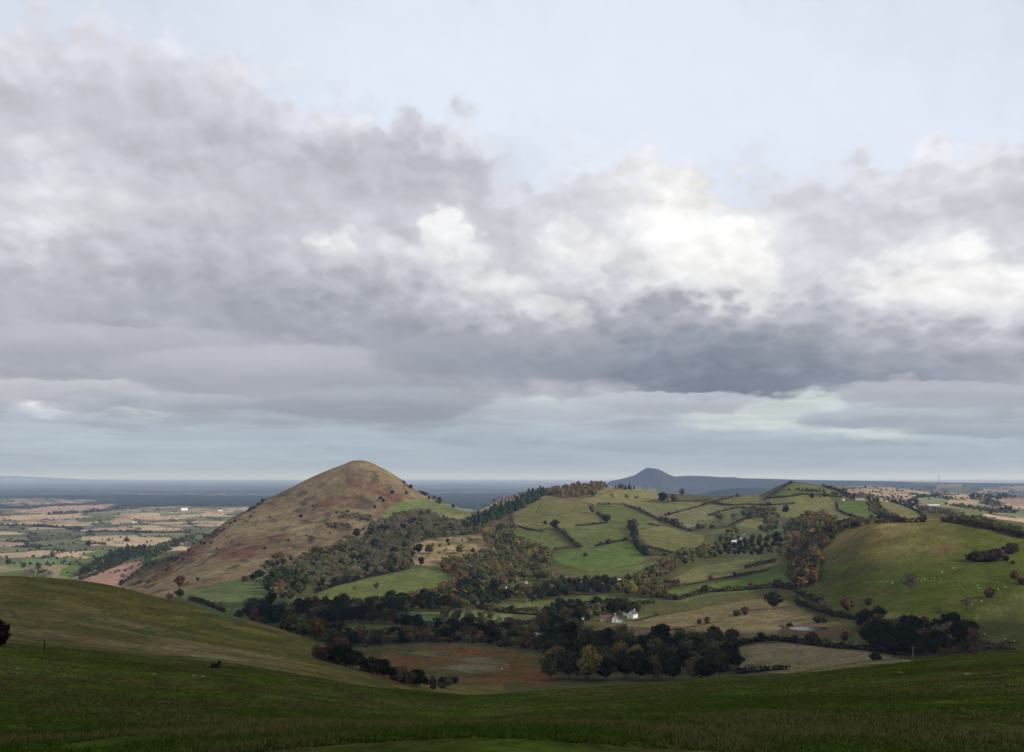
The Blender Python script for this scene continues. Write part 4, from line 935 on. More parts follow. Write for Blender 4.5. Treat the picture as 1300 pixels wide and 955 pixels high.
house(948, 688, 9, 6, 3.2, 2.4, 60, 'pink', 'orange', 'orange roofed barn right of the white hill farmhouse', 'barn', 'barn', 0, (2, 1))
house(932, 690, 9, 6, 3, 2, 5, 'pink', 'sheet', 'pale roofed barn left of the white hill farmhouse', 'barn', 'barn', 0, (2, 1))
house(1092, 635, 20, 8, 5, 4, 5, 'white', 'tile', 'long white house with a brown roof below the green knoll', 'farmhouse', 'farmhouse', 2, (5, 2))
house(1070.5, 636, 6, 6, 5, 3, 80, 'white', 'slate', 'small white gable house beside the dark hilltop lane', 'cottage', 'cottage', 1, (1, 2))
house(1124, 637, 9, 7, 3, 2.5, 60, 'pink', 'tile', 'pale pink gable house right of the long white house', 'house', 'house', 1, (2, 1))
house(1146, 639, 12, 7, 3, 2.5, 5, 'stone', 'tile', 'low cream cottage between the hilltop and the red roofed farm', 'cottage', 'cottage', 1, (3, 1))
house(1171, 645, 16, 10, 4.5, 5, 20, 'brick', 'orange', 'big orange red roofed barn of the far farm', 'barn', 'barn', 0, (3, 1))
house(1163, 646, 10, 7, 3.5, 2, 10, 'white', 'green', 'pale green sheeted shed left of the orange barn', 'shed', 'shed', 0, (2, 1), 0)
house(1185, 644, 28, 12, 4, 2.5, 4, 'stone', 'sheet', 'long pale roofed farm shed right of the orange barn', 'barn', 'barn', 0, (5, 1), 0)
house(1180, 648, 14, 9, 4, 3, 10, 'brick', 'slate', 'dark slate roofed barn in front of the long pale shed', 'barn', 'barn', 0, (3, 1), 0)
house(1194, 649, 14, 8, 3.5, 3, 15, 'pink', 'tile', 'pinkish barn at the right end of the far farm', 'barn', 'barn', 0, (3, 1), 0)
house(1257, 661, 22, 10, 4, 3, 0, 'white', 'slate', 'white house low on the far right fields', 'house', 'house', 1, (4, 1))
house(129, 716, 12, 8, 5, 4, 70, 'white', 'orange', 'white gabled house with orange roof beside the ploughed field', 'house', 'house', 1, (2, 2))
house(171, 664, 22, 12, 7, 5, 5, 'white', 'slate', 'small white house in the middle of the plain', 'house', 'house', 1, (3, 2))
house(147, 665, 30, 12, 6, 5, 5, 'pink', 'orange', 'pinkish farm left of the white house on the plain', 'farm', 'farm_building', 1, (4, 1))
house(234, 648, 40, 18, 10, 5, 5, 'white', 'sheet', 'large white shed far out on the plain', 'shed', 'shed', 0, (4, 1), 0)
house(225, 659, 16, 10, 6, 5, 5, 'white', 'slate', 'little white house right of the pinkish farm', 'house', 'house', 1, (2, 1))
house(186, 664, 20, 10, 6, 4, 5, 'pink', 'tile', 'brown roofed farm right of the white house on the plain', 'farm', 'farm_building', 1, (3, 1))
house(280, 649, 26, 12, 7, 5, 5, 'white', 'orange', 'small white farm nearest the hill on the plain', 'farm', 'farm_building', 0, (3, 1))
# distant transmitter mast
p = hit(1192, 612.8); bm = bmesh.new()
tube(bm, [(0,0,-5), (0,0,50), (0,0,105)], [3.2, 2.4, 1.2], 8)
mast = empty('mast', (p.x, p.y, p.z)); tag(mast, 'tall thin mast standing on the far blue hill', 'mast')
link('shaft', tomesh(bm, 'shaft', M['dark']), mast)
bm = bmesh.new()
for z in (60, 75, 90): tube(bm, [(0,0,z), (0,0,z+3)], [4.5, 4.5], 10)
link('antenna_ring', tomesh(bm, 'antenna_ring', M['dark']), mast)
# poles
pole_m = plainmat('weathered_pole', (.42,.40,.36), .8, .15, 3)
for px, py, h, lab in [(669,770,9,'left pale pole of the pair on the long green strip'),(672.5,769.5,9,'right pale pole of the pair on the long green strip'),(1159,836,9,'pale pole standing in front of the dark grove'),(449,736,10,'pale pole at the upper hedge of the bright valley field')]:
    p = hit(px, py, 700); r = empty('utility_pole', p); tag(r, lab, 'pole')
    bm = bmesh.new(); tube(bm, [(0,0,-1), (0,0,h)], [.2, .15], 8); link('post', tomesh(bm, 'post', pole_m), r)
    bm = bmesh.new(); boxm(bm, -.9, .9, -.08, .08, h-1.0, h-.8)
    for x in (-.8, 0, .8): tube(bm, [(x,0,h-.798), (x,0,h-.55)], [.07, .05], 6)
    link('crossarm', tomesh(bm, 'crossarm', pole_m), r)
# fence post on the near slope
p = hit(56, 826); bm = bmesh.new(); tube(bm, [(0,0,-.3), (.02,0,.45), (.05,0,.95)], [.06, .055, .05], 8)
tag(link('fence_post', tomesh(bm, 'fence_post', M['dark']), None, p), 'short dark weathered post on the edge of the near grass', 'post')

# ------------------------------------------------------------------ pond
pc_ = hit(1028, 801.5); bm = bmesh.new(); ring = []
for k in range(40):
    a = 2*math.pi*k/40; w_ = 1+.10*math.sin(2*a+.5)+.06*math.sin(3*a)
    ring.append((math.cos(a)*17.5*w_, math.sin(a)*13*w_))
zmax = max(gz(pc_.x+x, pc_.y+y) for x, y in ring)
zl = zmax+.05
vs = [bm.verts.new((x, y, 0)) for x, y in ring]; bm.faces.new(vs)
wm, nt, b = newmat('pond_water'); b.inputs['Base Color'].default_value = (.03,.035,.04,1); b.inputs['Roughness'].default_value = .08; b.inputs['Specular IOR Level'].default_value = .6
t = nt.nodes.new('ShaderNodeTexNoise'); t.inputs['Scale'].default_value = 1.5; bp = nt.nodes.new('ShaderNodeBump'); bp.inputs['Strength'].default_value = .06
nt.links.new(t.outputs[0], bp.inputs['Height']); nt.links.new(bp.outputs[0], b.inputs['Normal'])
tag(link('pond', tomesh(bm, 'pond', wm), None, (pc_.x, pc_.y, zl)), 'small grey blue pond in the rough meadow', 'pond', kind='structure')
# earth dam round the pond
bm = bmesh.new(); inner = []; n = 48
prof = [(1.0, -.15), (1.06, .25), (1.16, .35), (1.35, .1), (1.6, None)]
rows = []
for f, dz in prof:
    row = []
    for k in range(n):
        a = 2*math.pi*k/n; w_ = 1+.10*math.sin(2*a+.5)+.06*math.sin(3*a); x = math.cos(a)*17.5*w_*f; y = math.sin(a)*13*w_*f
        z = (gz(pc_.x+x, pc_.y+y)-zl-.6) if dz is None else dz
        row.append(bm.verts.new((x, y, z)))
    rows.append(row)
for i in range(len(rows)-1):
    for k in range(n): bm.faces.new((rows[i][k], rows[i][(k+1) % n], rows[i+1][(k+1) % n], rows[i+1][k]))
tag(link('pond_bank', tomesh(bm, 'pond_bank', plainmat('rusty_bank', (.12,.085,.045), .95, .35, .4), True), None, (pc_.x, pc_.y, zl)), 'rough rusty bank round the small pond', 'bank', kind='structure')

# ------------------------------------------------------------------ animals
def skin_animal(name, verts, edges, radii, mat):
    me = bpy.data.meshes.new(name); me.from_pydata(verts, edges, []); o = bpy.data.objects.new(name, me); col.objects.link(o)
    sk = o.modifiers.new('s', 'SKIN'); sv = me.skin_vertices[0].data
    for i, r in enumerate(radii): sv[i].radius = (r, r)
    sv[0].use_root = True
    ss = o.modifiers.new('d', 'SUBSURF'); ss.levels = 1; ss.render_levels = 1
    dg = bpy.context.evaluated_depsgraph_get(); m2 = bpy.data.meshes.new_from_object(o.evaluated_get(dg)); m2.name = name
    bpy.data.objects.remove(o); m2.materials.clear(); m2.materials.append(mat)
    m2.polygons.foreach_set('use_smooth', [True]*len(m2.polygons)); return m2
V_ = [(0,0,.62),(.42,0,.66),(-.45,0,.64),(.62,0,.80),(.74,0,.92),(.92,0,.84),  # chest, rump, neck, head
      (.38,.14,.42),(.39,.15,.22),(.38,.15,.02),(.38,-.14,.42),(.39,-.15,.22),(.38,-.15,.02),
      (-.42,.14,.46),(-.48,.15,.26),(-.43,.15,.02),(-.42,-.14,.46),(-.48,-.15,.26),(-.43,-.15,.02),(-.60,0,.60)]
E_ = [(0,1),(0,2),(1,3),(3,4),(4,5),(1,6),(6,7),(7,8),(1,9),(9,10),(10,11),(2,12),(12,13),(13,14),(2,15),(15,16),(16,17),(2,18)]
R_ = [.29,.26,.27,.15,.12,.07,.11,.05,.045,.11,.05,.045,.13,.055,.045,.13,.055,.045,.06]
V2 = [list(v) for v in V_]; V2[3] = [.66,0,.55]; V2[4] = [.82,0,.32]; V2[5] = [.93,0,.14]
wool = plainmat('sheep_wool', (.62,.58,.50), .95, .12, 8, .4); blackw = plainmat('dark_fleece', (.022,.018,.016), .95, .2, 8)
cowm = plainmat('black_hide', (.02,.018,.017), .7, .2, 4); 
SH = [skin_animal('sheep', V_, E_, R_, wool), skin_animal('sheep', V2, E_, R_, wool)]
RC = [.27,.25,.25,.14,.12,.08,.11,.055,.05,.11,.055,.05,.13,.06,.05,.13,.06,.05,.04]
COW = skin_animal('cow', V2, E_, RC, cowm)
for i, (px, py, lab) in enumerate([
 (1186,735,'white sheep grazing left of the row by the pale track'),(1196,727,'white sheep higher up behind the row by the pale track'),(1210,722,'highest white sheep on the green hill'),
 (1194,735.6,'second white sheep in the row by the pale track'),(1174,735.5,'white sheep at the left end of the row by the track'),(1241,744,'upper sheep of the close pair on the green hill'),
 (1243,748,'lower sheep of the close pair on the green hill'),(1267,749,'white sheep right of the dark round bush'),(1297,738,'white sheep beside the russet tree at the right edge'),
 (1276,746,'small sheep between the dark bush and the russet tree'),(1246,764,'large cream sheep right of the leaning bare tree'),(1239,786,'white sheep just above the dark grove'),
 (1250,806,'white sheep right of the dark grove'),(1288,815,'white sheep near the hedge at the lower right'),(1276,812,'faint sheep left of the one near the lower right hedge'),
 (1133,741,'lone sheep left of the bare thorn tree'),(1048,723,'white sheep on the slope right of the brown wood'),(1036,742,'sheep below the end of the brown wood'),
 (1025,816,'white sheep in the meadow under the pond'),(700,799,'white sheep by the lowest bright field'),
 (756,744,'white sheep near the edge of the farm trees'),(637,850,'pale sheep lying in the bracken field')]):
    p = hit(px, py, 600); o = link('sheep', SH[i % 2], None, p); o.rotation_euler = (0, 0, random.uniform(0, 6.28)); o.scale = (1.15,)*3
    tag(o, lab, 'sheep', 'sheep on the grass')
for i, (px, py, s, lab) in enumerate([(1055,823,1.6,'black cow by the pale hump field, right of the pair'),(1051.5,823,1.6,'black cow by the pale hump field, left of the pair'),(1048,816,1.5,'dark cow in the meadow below the pond'),
        (1072,814,1.5,'dark cow under the shrub in the meadow'),(1080,809,1.5,'dark cow highest in the meadow'),(1066,825,1.6,'dark cow on the brow at the right of the pair')]):
    p = hit(px, py, 700); o = link('cow', COW, None, p); o.rotation_euler = (0, 0, random.choice([0, math.pi])+random.uniform(-.5, .5)); o.scale = (s,)*3
    tag(o, lab, 'cow', 'cows in the meadow by the pond')
# black sheep lying on the near slope, head up, looking right
VL = [(0,0,.20),(.30,0,.22),(-.34,0,.20),(.42,0,.42),(.46,0,.62),(.60,0,.60),(.40,.16,.07),(.55,.18,.05),(-.20,.24,.07),(-.42,.22,.05),(.40,-.16,.07),(.55,-.18,.05),(-.20,-.24,.07),(-.42,-.22,.05),(.42,.10,.70),(.42,-.10,.70)]
EL = [(0,1),(0,2),(1,3),(3,4),(4,5),(1,6),(6,7),(2,8),(8,9),(1,10),(10,11),(2,12),(12,13),(4,14),(4,15)]
RL = [.22,.20,.19,.12,.10,.06,.07,.04,.09,.04,.07,.04,.09,.04,.03,.03]
p = hit(272, 848); o = link('sheep', skin_animal('sheep', VL, EL, RL, blackw), None, p); o.scale = (1.0,)*3; tag(o, 'small black sheep lying with its head up on the near slope', 'sheep')

# ------------------------------------------------------------------ near ground : rocks, gorse mound, grass tufts
def rock_mesh(seed, mat, flat=.5):
    bm = bmesh.new(); bmesh.ops.create_icosphere(bm, subdivisions=3, radius=1); g = random.Random(seed)
    pl = [(Vector((g.uniform(-1,1), g.uniform(-1,1), g.uniform(-.3,1))).normalized(), g.uniform(.55,.9)) for _ in range(9)]
    for v in bm.verts:
        for n, d in pl:
            k = v.co.dot(n)
            if k > d: v.co -= n*(k-d)
        v.co += v.normal*g.uniform(-.03,.03); v.co.z *= flat
    return tomesh(bm, 'rock', mat)
rk = [rock_mesh(1, plainmat('pale_rock', (.22,.20,.17), .9, .3, 3, .5)), rock_mesh(2, plainmat('reddish_rock', (.10,.06,.05), .9, .3, 3, .5))]
for px, py, s, k, lab in [(23,849,.22,0,'small pale stone in the near left grass'),(16,855,.40,1,'flat reddish rock in the near left grass'),(244,858,.30,0,'pale flat stone below the black sheep'),(258,859,.26,0,'second pale stone below the black sheep'),
    (112,843,.16,1,'tiny pinkish stone in the near grass'),(196,856,.3,0,'pale stone between the left grass and the black sheep'),(36,845,.25,1,'dark lump of rock in the near left grass'),(68,836,.3,1,'dark reddish rock on the brow of the near grass'),
    (1228,856,.35,0,'pale stone in the grass of the near right slope'),(1144,854,.3,0,'small pale stone at the left of the right slope'),(1262,859,.4,1,'dark reddish stone in the near right grass'),(1220,842,.35,1,'reddish stone near the brow of the right slope'),(1066,862,.3,1,'small brown stone low on the right slope')]:
    s *= .55; p = hit(px, py); o = link('rock', rk[k], None, p); o.scale = (s*1.7, s, s); o.rotation_euler = (0, 0, px*.7); tag(o, lab, 'rock', 'stones in the near grass')
p = hit(-7, 819)
P, Nn, S, tt, core = tree_pts('gorse', 900, 5, .5)
r = empty('gorse_bush', (p.x, p.y, p.z-.1)); r.scale = (2.2, 2.2, 2.6); tag(r, 'dark red brown bush cut by the left edge of the near slope', 'bush')
link('foliage', quads_mesh('foliage', P, Nn, S, tt, leafmat('red_brown_scrub', (.026,.015,.011)), ico_core(core, 1)), r); link('stem', TRUNK['gorse'][0], r)
def gzv(x, y):
    r = np.hypot(x, y); az = np.arctan2(x, y)
    i = np.clip(np.searchsorted(rr, r)-1, 0, len(rr)-2); j = np.clip(np.searchsorted(AZ, az)-1, 0, len(AZ)-2)
    u = (r-rr[i])/(rr[i+1]-rr[i]); v = (az-AZ[j])/(AZ[j+1]-AZ[j])
    return (ZG[i, j]*(1-u)+ZG[i+1, j]*u)*(1-v)+(ZG[i, j+1]*(1-u)+ZG[i+1, j+1]*u)*v
def tufts(n=105000, nb=6):
    g = np.random.default_rng(3); az = g.uniform(-.52, .52, n); r = 20*(190/20)**g.uniform(0, 1, n)
    x = r*np.sin(az); y = r*np.cos(az); ok = fbm(x/5, y/5, 90, 3) > .27; x = x[ok]; y = y[ok]; n = len(x)
    dry = np.clip((fbm(x/9, y/9, 93, 4)-.5)*9, 0, 1)*(g.random(n) < .75); hh = g.uniform(.04, .12, n)*(1+.6*dry)
    c = (np.array((.040,.062,.009))*(1-dry[:, None])+np.array((.085,.072,.027))*dry[:, None])*g.uniform(.6, 1.45, (n, 1))
    z = gzv(x, y); B = np.stack([x, y, z-.02], 1); V = []; Tc = []
    for b in range(nb):
        a = g.uniform(0, 6.28, n); d = np.stack([np.cos(a), np.sin(a), 0*a], 1); w = g.uniform(.010, .026, (n, 1)); sd = np.stack([-d[:, 1], d[:, 0], 0*a], 1)*w
        p0 = B+d*g.uniform(0, .13, (n, 1)); tip = p0+d*hh[:, None]*.6; tip[:, 2] += hh*g.uniform(.6, 1.2, n)
        V.append(np.stack([p0-sd, p0+sd, tip], 1)); Tc.append(np.repeat(c[:, None], 3, 1))
    V = np.concatenate(V).reshape(-1, 3); Tc = np.concatenate(Tc).reshape(-1, 3); m = len(V)//3
    me = bpy.data.meshes.new('grass'); me.vertices.add(len(V)); me.vertices.foreach_set('co', V.astype(np.float32).ravel())
    me.loops.add(len(V)); me.loops.foreach_set('vertex_index', np.arange(len(V), dtype=np.int32)); me.polygons.add(m); me.polygons.foreach_set('loop_start', np.arange(0, 3*m, 3, dtype=np.int32))
    at = me.color_attributes.new('tint', 'FLOAT_COLOR', 'POINT'); at.data.foreach_set('color', np.concatenate([Tc, np.ones((len(Tc), 1))], 1).astype(np.float32).ravel())
    me.update(); me.materials.append(MASSMAT); tag(link('grass', me), 'short tufty grass on the near slopes', 'grass', kind='stuff')
tufts()

# ------------------------------------------------------------------ sky
SKY = {  # cloud brightness by row; negative = clear bright sky, 27 columns over the view
 -150: [-214]*27,
 0:   [-226,-226,-226,-226,-228,-230,-232,-234,-235,-236,-237,-237,-236,-236,-236,-238,-238,-238,-237,-236,-235,-234,-233,-232,-232,-231,-230],
 40:  [224,222,222,222,224,-228,-232,-234,-236,-238,-238,-239,-238,-238,-238,-239,-239,-239,-238,-238,-237,-236,-235,-234,-233,-233,-232],
 80:  [216,214,213,212,213,215,220,-230,-236,-240,-240,-240,-240,-240,-240,-240,-240,-240,-240,-239,-238,-238,-237,-236,-235,-235,-234],
 120: [208,206,205,205,206,208,210,214,220,-232,-238,-240,-240,-240,-240,-240,-240,-240,-240,-240,-240,-239,-238,-238,-237,-236,-236],
 155: [206,205,203,201,201,201,202,203,210,208,208,212,218,-234,-240,-238,-240,-240,-240,-240,-240,-240,-239,-240,-238,-238,-238],
 190: [206,208,208,200,197,197,196,193,194,194,194,194,198,-228,-240,-242,-242,-242,-240,-238,-236,-238,-238,-238,234,228,228],
 220: [210,222,222,208,206,206,204,202,200,197,197,199,206,-228,-236,226,234,242,-238,-232,226,-232,228,224,218,214,212],
 250: [218,224,222,207,205,205,204,206,206,204,204,208,212,214,222,220,236,248,246,228,220,218,220,218,212,208,208],
 285: [214,218,212,202,197,196,196,198,206,212,216,220,212,206,222,218,238,250,250,240,222,216,216,218,226,214,210],
 320: [200,198,196,190,185,186,188,190,208,208,206,224,216,198,220,224,232,244,250,246,222,214,222,232,236,232,222],
 355: [188,188,184,180,178,178,180,182,184,188,194,202,216,212,200,204,206,216,232,242,212,212,234,238,238,240,236],
 390: [184,182,178,176,174,172,170,168,168,170,174,180,192,212,206,178,172,176,180,186,186,186,200,212,216,220,222],
 420: [186,184,182,180,178,174,170,166,163,162,162,164,166,180,182,164,156,154,154,156,160,166,174,180,182,184,186],
 450: [174,174,176,178,182,186,186,182,176,170,166,162,158,152,148,144,140,138,138,140,146,154,160,160,160,160,164],
 475: [182,176,172,172,178,186,190,186,180,174,168,164,162,158,154,144,134,128,126,126,130,136,142,146,150,160,172],
 492: [188,188,186,184,176,176,182,182,178,170,164,162,168,176,180,176,162,138,124,122,128,146,176,180,178,178,178],
 506: [186,210,204,184,200,176,172,170,168,164,158,164,182,188,-208,196,192,188,190,204,-210,-212,196,184,182,180,178],
 520: [176,204,184,174,-212,178,172,170,170,164,156,160,184,190,202,190,188,186,-206,-214,-214,200,188,184,184,182,180],
 534: [186,182,180,184,182,182,180,176,172,168,162,166,184,188,192,190,184,188,-206,-214,-214,190,176,174,174,174,176],
 548: [204,204,198,196,196,190,186,188,192,192,186,184,184,190,196,196,194,190,190,200,206,-208,-208,-206,190,184,180],
 562: [198,200,202,202,200,196,196,196,194,190,190,188,184,180,188,190,186,186,188,188,186,184,184,188,192,194,192],
 580: [188,190,190,192,194,192,190,190,190,190,188,186,184,182,184,186,184,184,184,184,182,182,182,182,184,184,184],
 608: [178,180,182,184,186,186,186,186,186,184,184,184,184,182,182,182,180,180,180,180,178,178,178,178,178,178,180],
}
def s2l(v): v = v/255; return v/12.92 if v < .04045 else ((v+.055)/1.055)**2.4
def skycol(v, row):
    g = abs(v)
    if v < 0: rgb = (g-6, g+1, g+15) if row < 400 else (g-9, g+2, g+3)
    elif row < 500: w = max(0, min(1, (g-222)/26)); t = max(0, min(1, (195-g)/60)); rgb = (g-2+2*w-4*t, g-1+w+2*t, g+8-9*w+8*t)
    else: w = max(0, min(1, (row-500)/60)); g -= 9*w; rgb = (g-3-14*w, g-2*w, g+11+2*w)
    return [s2l(min(255, max(0, c))) for c in rgb]
world = bpy.data.worlds.new('World'); scene.world = world; world.use_nodes = True
nt = world.node_tree; N = nt.nodes; L = nt.links
bg = N['Background']; bg.inputs['Strength'].default_value = .1
def setin(s, v):
    if isinstance(v, bpy.types.NodeSocket): L.new(v, s)
    else: s.default_value = v
def mth(op, a, b=0., c=None, clamp=False):
    n = N.new('ShaderNodeMath'); n.operation = op; n.use_clamp = clamp; setin(n.inputs[0], a)
    if len(n.inputs) > 1: setin(n.inputs[1], b)
    if c is not None: setin(n.inputs[2], c)
    return n.outputs[0]
def xyz(x, y, z):
    n = N.new('ShaderNodeCombineXYZ'); setin(n.inputs[0], x); setin(n.inputs[1], y); setin(n.inputs[2], z); return n.outputs[0]
def noise(vec, scale, det=6, rough=.55, dist=0.):
    n = N.new('ShaderNodeTexNoise'); n.inputs['Scale'].default_value = scale; n.inputs['Detail'].default_value = det; n.inputs['Roughness'].default_value = rough; n.inputs['Distortion'].default_value = dist
    L.new(vec, n.inputs['Vector']); return n.outputs[0], n.outputs[1]
def sstep(v, a, b, lo=0., hi=1.):
    n = N.new('ShaderNodeMapRange'); n.interpolation_type = 'SMOOTHSTEP'; setin(n.inputs[0], v); n.inputs[1].default_value = a; n.inputs[2].default_value = b; n.inputs[3].default_value = lo; n.inputs[4].default_value = hi
    return n.outputs[0]
def mixc(f, a, b, mode='MIX'):
    n = N.new('ShaderNodeMix'); n.data_type = 'RGBA'; n.blend_type = mode; setin(n.inputs[0], f); setin(n.inputs[6], a); setin(n.inputs[7], b); return n.outputs[2]
tc = N.new('ShaderNodeTexCoord'); sp = N.new('ShaderNodeSeparateXYZ'); L.new(tc.outputs['Generated'], sp.inputs[0])
dx, dy, dz = sp.outputs
az = mth('ARCTAN2', dx, dy)
hyp = mth('MAXIMUM', mth('SQRT', mth('ADD', mth('MULTIPLY', dx, dx), mth('MULTIPLY', dy, dy))), .02)
vv = mth('DIVIDE', mth('DIVIDE', dz, hyp), mth('MAXIMUM', mth('COSINE', az), .84))
ROW = mth('SUBTRACT', HY, mth('MULTIPLY', vv, F))                      # height above the horizon, in rows
U = mth('MULTIPLY', az, F*1.03)
H = mth('MAXIMUM', mth('SUBTRACT', HY, ROW), 0.)                       # rows above horizon
# cloud texture space : puffs shrink and flatten toward the horizon
lg = mth('LOGARITHM', mth('ADD', H, 150.), math.e)
persp = mth('ADD', mth('MULTIPLY', H, .0004), .80)
cu = mth('DIVIDE', mth('MULTIPLY', U, .0078), persp); cv = mth('MULTIPLY', lg, 5.2)
cp = xyz(cu, cv, .0)
nA, nAc = noise(cp, .55, 3, .5); nB, nBc = noise(cp, 1.5, 7, .56)
sA = N.new('ShaderNodeSeparateXYZ'); L.new(nAc, sA.inputs[0]); sB = N.new('ShaderNodeSeparateXYZ'); L.new(nBc, sB.inputs[0])
wsc = sstep(H, 20, 330, .10, 1.)
wu = mth('ADD', mth('MULTIPLY', mth('SUBTRACT', sA.outputs[0], .5), 90.), mth('MULTIPLY', mth('SUBTRACT', sB.outputs[0], .5), 100.))
wv = mth('ADD', mth('MULTIPLY', mth('SUBTRACT', sA.outputs[1], .5), 50.), mth('MULTIPLY', mth('SUBTRACT', sB.outputs[1], .5), 80.))
def vor(vec, scale):
    n = N.new('ShaderNodeTexVoronoi'); n.voronoi_dimensions = '2D'; n.feature = 'SMOOTH_F1'; n.inputs['Scale'].default_value = scale; n.inputs['Detail'].default_value = 2; n.inputs['Roughness'].default_value = .5
    n.inputs['Smoothness'].default_value = .35; L.new(vec, n.inputs['Vector']); return n.outputs['Distance']
V1 = mth('SUBTRACT', vor(cp, 1.7), .56); V2 = mth('SUBTRACT', vor(cp, 3.4), .56)
wv = mth('ADD', mth('MULTIPLY', wv, .6), mth('ADD', mth('MULTIPLY', V1, -58.), mth('MULTIPLY', V2, -18.)))
Uw = mth('ADD', U, mth('MULTIPLY', wu, mth('ADD', mth('MULTIPLY', wsc, .6), .4))); Rw = mth('ADD', ROW, mth('MULTIPLY', wv, wsc))
a0 = math.atan(-CX/F)*F*1.03; a1 = -a0
pos = mth('PINGPONG', mth('DIVIDE', mth('SUBTRACT', Uw, a0), a1-a0), 1.)
rows = sorted(SKY); Cc = None
for k, rw in enumerate(rows):
    n = N.new('ShaderNodeValToRGB'); r = n.color_ramp; r.interpolation = 'B_SPLINE' if rw < 480 else 'EASE'
    for i, v in enumerate(SKY[rw]):
        ang = math.atan((i*50-CX)/F)*F*1.03; ps = (ang-a0)/(a1-a0)
        if 0 < i < 26: r.elements.new(ps)
    es = sorted(r.elements, key=lambda e: e.position)
    for e, v in zip(es, SKY[rw]): e.color = (*skycol(v, rw), 1)
    L.new(pos, n.inputs[0])
    Cc = n.outputs[0] if Cc is None else mixc(sstep(Rw, rows[k-1], rw), Cc, n.outputs[0])
# billows: smooth voronoi relief lit from upper right
def vor(vec, scale):
    n = N.new('ShaderNodeTexVoronoi'); n.voronoi_dimensions = '2D'; n.feature = 'SMOOTH_F1'; n.inputs['Scale'].default_value = scale; n.inputs['Detail'].default_value = 2; n.inputs['Roughness'].default_value = .5
    n.inputs['Smoothness'].default_value = .8; L.new(vec, n.inputs['Vector']); return n.outputs['Distance']
def vadd(a, b):
    n = N.new('ShaderNodeVectorMath'); n.operation = 'ADD'; setin(n.inputs[0], a); setin(n.inputs[1], b); return n.outputs[0]
def vscale(a, s):
    n = N.new('ShaderNodeVectorMath'); n.operation = 'SCALE'; setin(n.inputs[0], a); setin(n.inputs['Scale'], s); return n.outputs[0]
cpw = vadd(cp, vscale(nBc, .55))
e1 = mth('SUBTRACT', vor(vadd(cpw, (.12, .20, 0)), .95), vor(cpw, .95))
e2 = mth('SUBTRACT', noise(vadd(cpw, (.14, .24, 0)), .9, 4, .42)[0], noise(cpw, .9, 4, .42)[0])
e3 = mth('SUBTRACT', vor(vadd(cpw, (.06, .10, 0)), 2.3), vor(cpw, 2.3))
rel = mth('ADD', mth('ADD', mth('MULTIPLY', e1, .75), mth('MULTIPLY', e3, .38)), mth('MULTIPLY', e2, -.75))
lum = N.new('ShaderNodeRGBToBW'); L.new(Cc, lum.inputs[0])
sat = N.new('ShaderNodeSeparateColor'); L.new(Cc, sat.inputs[0])
clear = sstep(mth('SUBTRACT', sat.outputs[1], sat.outputs[0]), .02, .055)             # bluish = no cloud
amt = mth('MULTIPLY', mth('SUBTRACT', 1., mth('MULTIPLY', clear, .93)), sstep(H, 0, 120, .25, 1.))
soft, _ = noise(xyz(mth('MULTIPLY', cu, .35), mth('MULTIPLY', cv, 1.3), 3.), 1.1, 4, .5)
mod = mth('ADD', 1., mth('MULTIPLY', amt, mth('ADD', mth('ADD', .012, mth('MULTIPLY', rel, .34)), mth('MULTIPLY', mth('SUBTRACT', soft, .5), .16))))
Cc = vscale(Cc, mod)
# thin level streaks low down
hs, _ = noise(xyz(mth('MULTIPLY', U, .008), mth('MULTIPLY', H, .085), 7.), 1., 6, .55, .3)
Cc = vscale(Cc, mth('ADD', 1., mth('MULTIPLY', mth('MULTIPLY', sstep(H, 130, 85), sstep(H, 0, 25)), mth('MULTIPLY', mth('SUBTRACT', sstep(hs, .38, .62), .42), .17))))
# bright sunlit cumulus heads
SC_ = mth('ADD', mth('MULTIPLY', V1, .50), mth('MULTIPLY', V2, .35))
def puff(C_, px, py, rx, ry, b, hard=.25):
    ang = math.atan((px-CX)/F)*F*1.03
    ex = mth('DIVIDE', mth('SUBTRACT', Uw2, ang), rx); ey = mth('DIVIDE', mth('SUBTRACT', Rw2, py), ry)
    d = mth('ADD', mth('SQRT', mth('ADD', mth('MULTIPLY', ex, ex), mth('MULTIPLY', ey, ey))), SC_)
    m = sstep(d, 1+hard, 1-hard, 0., 1.)
    fade = sstep(ey, -.2, 1.15, 1., .1)                                     # flat shaded base
    return mixc(mth('MULTIPLY', mth('MULTIPLY', m, fade), b), C_, PCOL)
nC, nCc = noise(cp, 3.0, 6, .6); sC = N.new('ShaderNodeSeparateXYZ'); L.new(nCc, sC.inputs[0])
Uw2 = mth('ADD', mth('ADD', U, mth('MULTIPLY', mth('SUBTRACT', sB.outputs[2], .5), 45.)), mth('MULTIPLY', mth('SUBTRACT', sC.outputs[0], .5), 30.))
Rw2 = mth('ADD', mth('ADD', ROW, mth('MULTIPLY', mth('SUBTRACT', sB.outputs[0], .5), 36.)), mth('MULTIPLY', mth('SUBTRACT', sC.outputs[1], .5), 26.))
wh = [s2l(c) for c in (252, 252, 251)]
n = N.new('ShaderNodeVectorMath'); n.operation = 'SCALE'; n.inputs[0].default_value = wh; L.new(mth('ADD', 1., mth('MULTIPLY', rel, .45)), n.inputs['Scale']); PCOL = n.outputs[0]
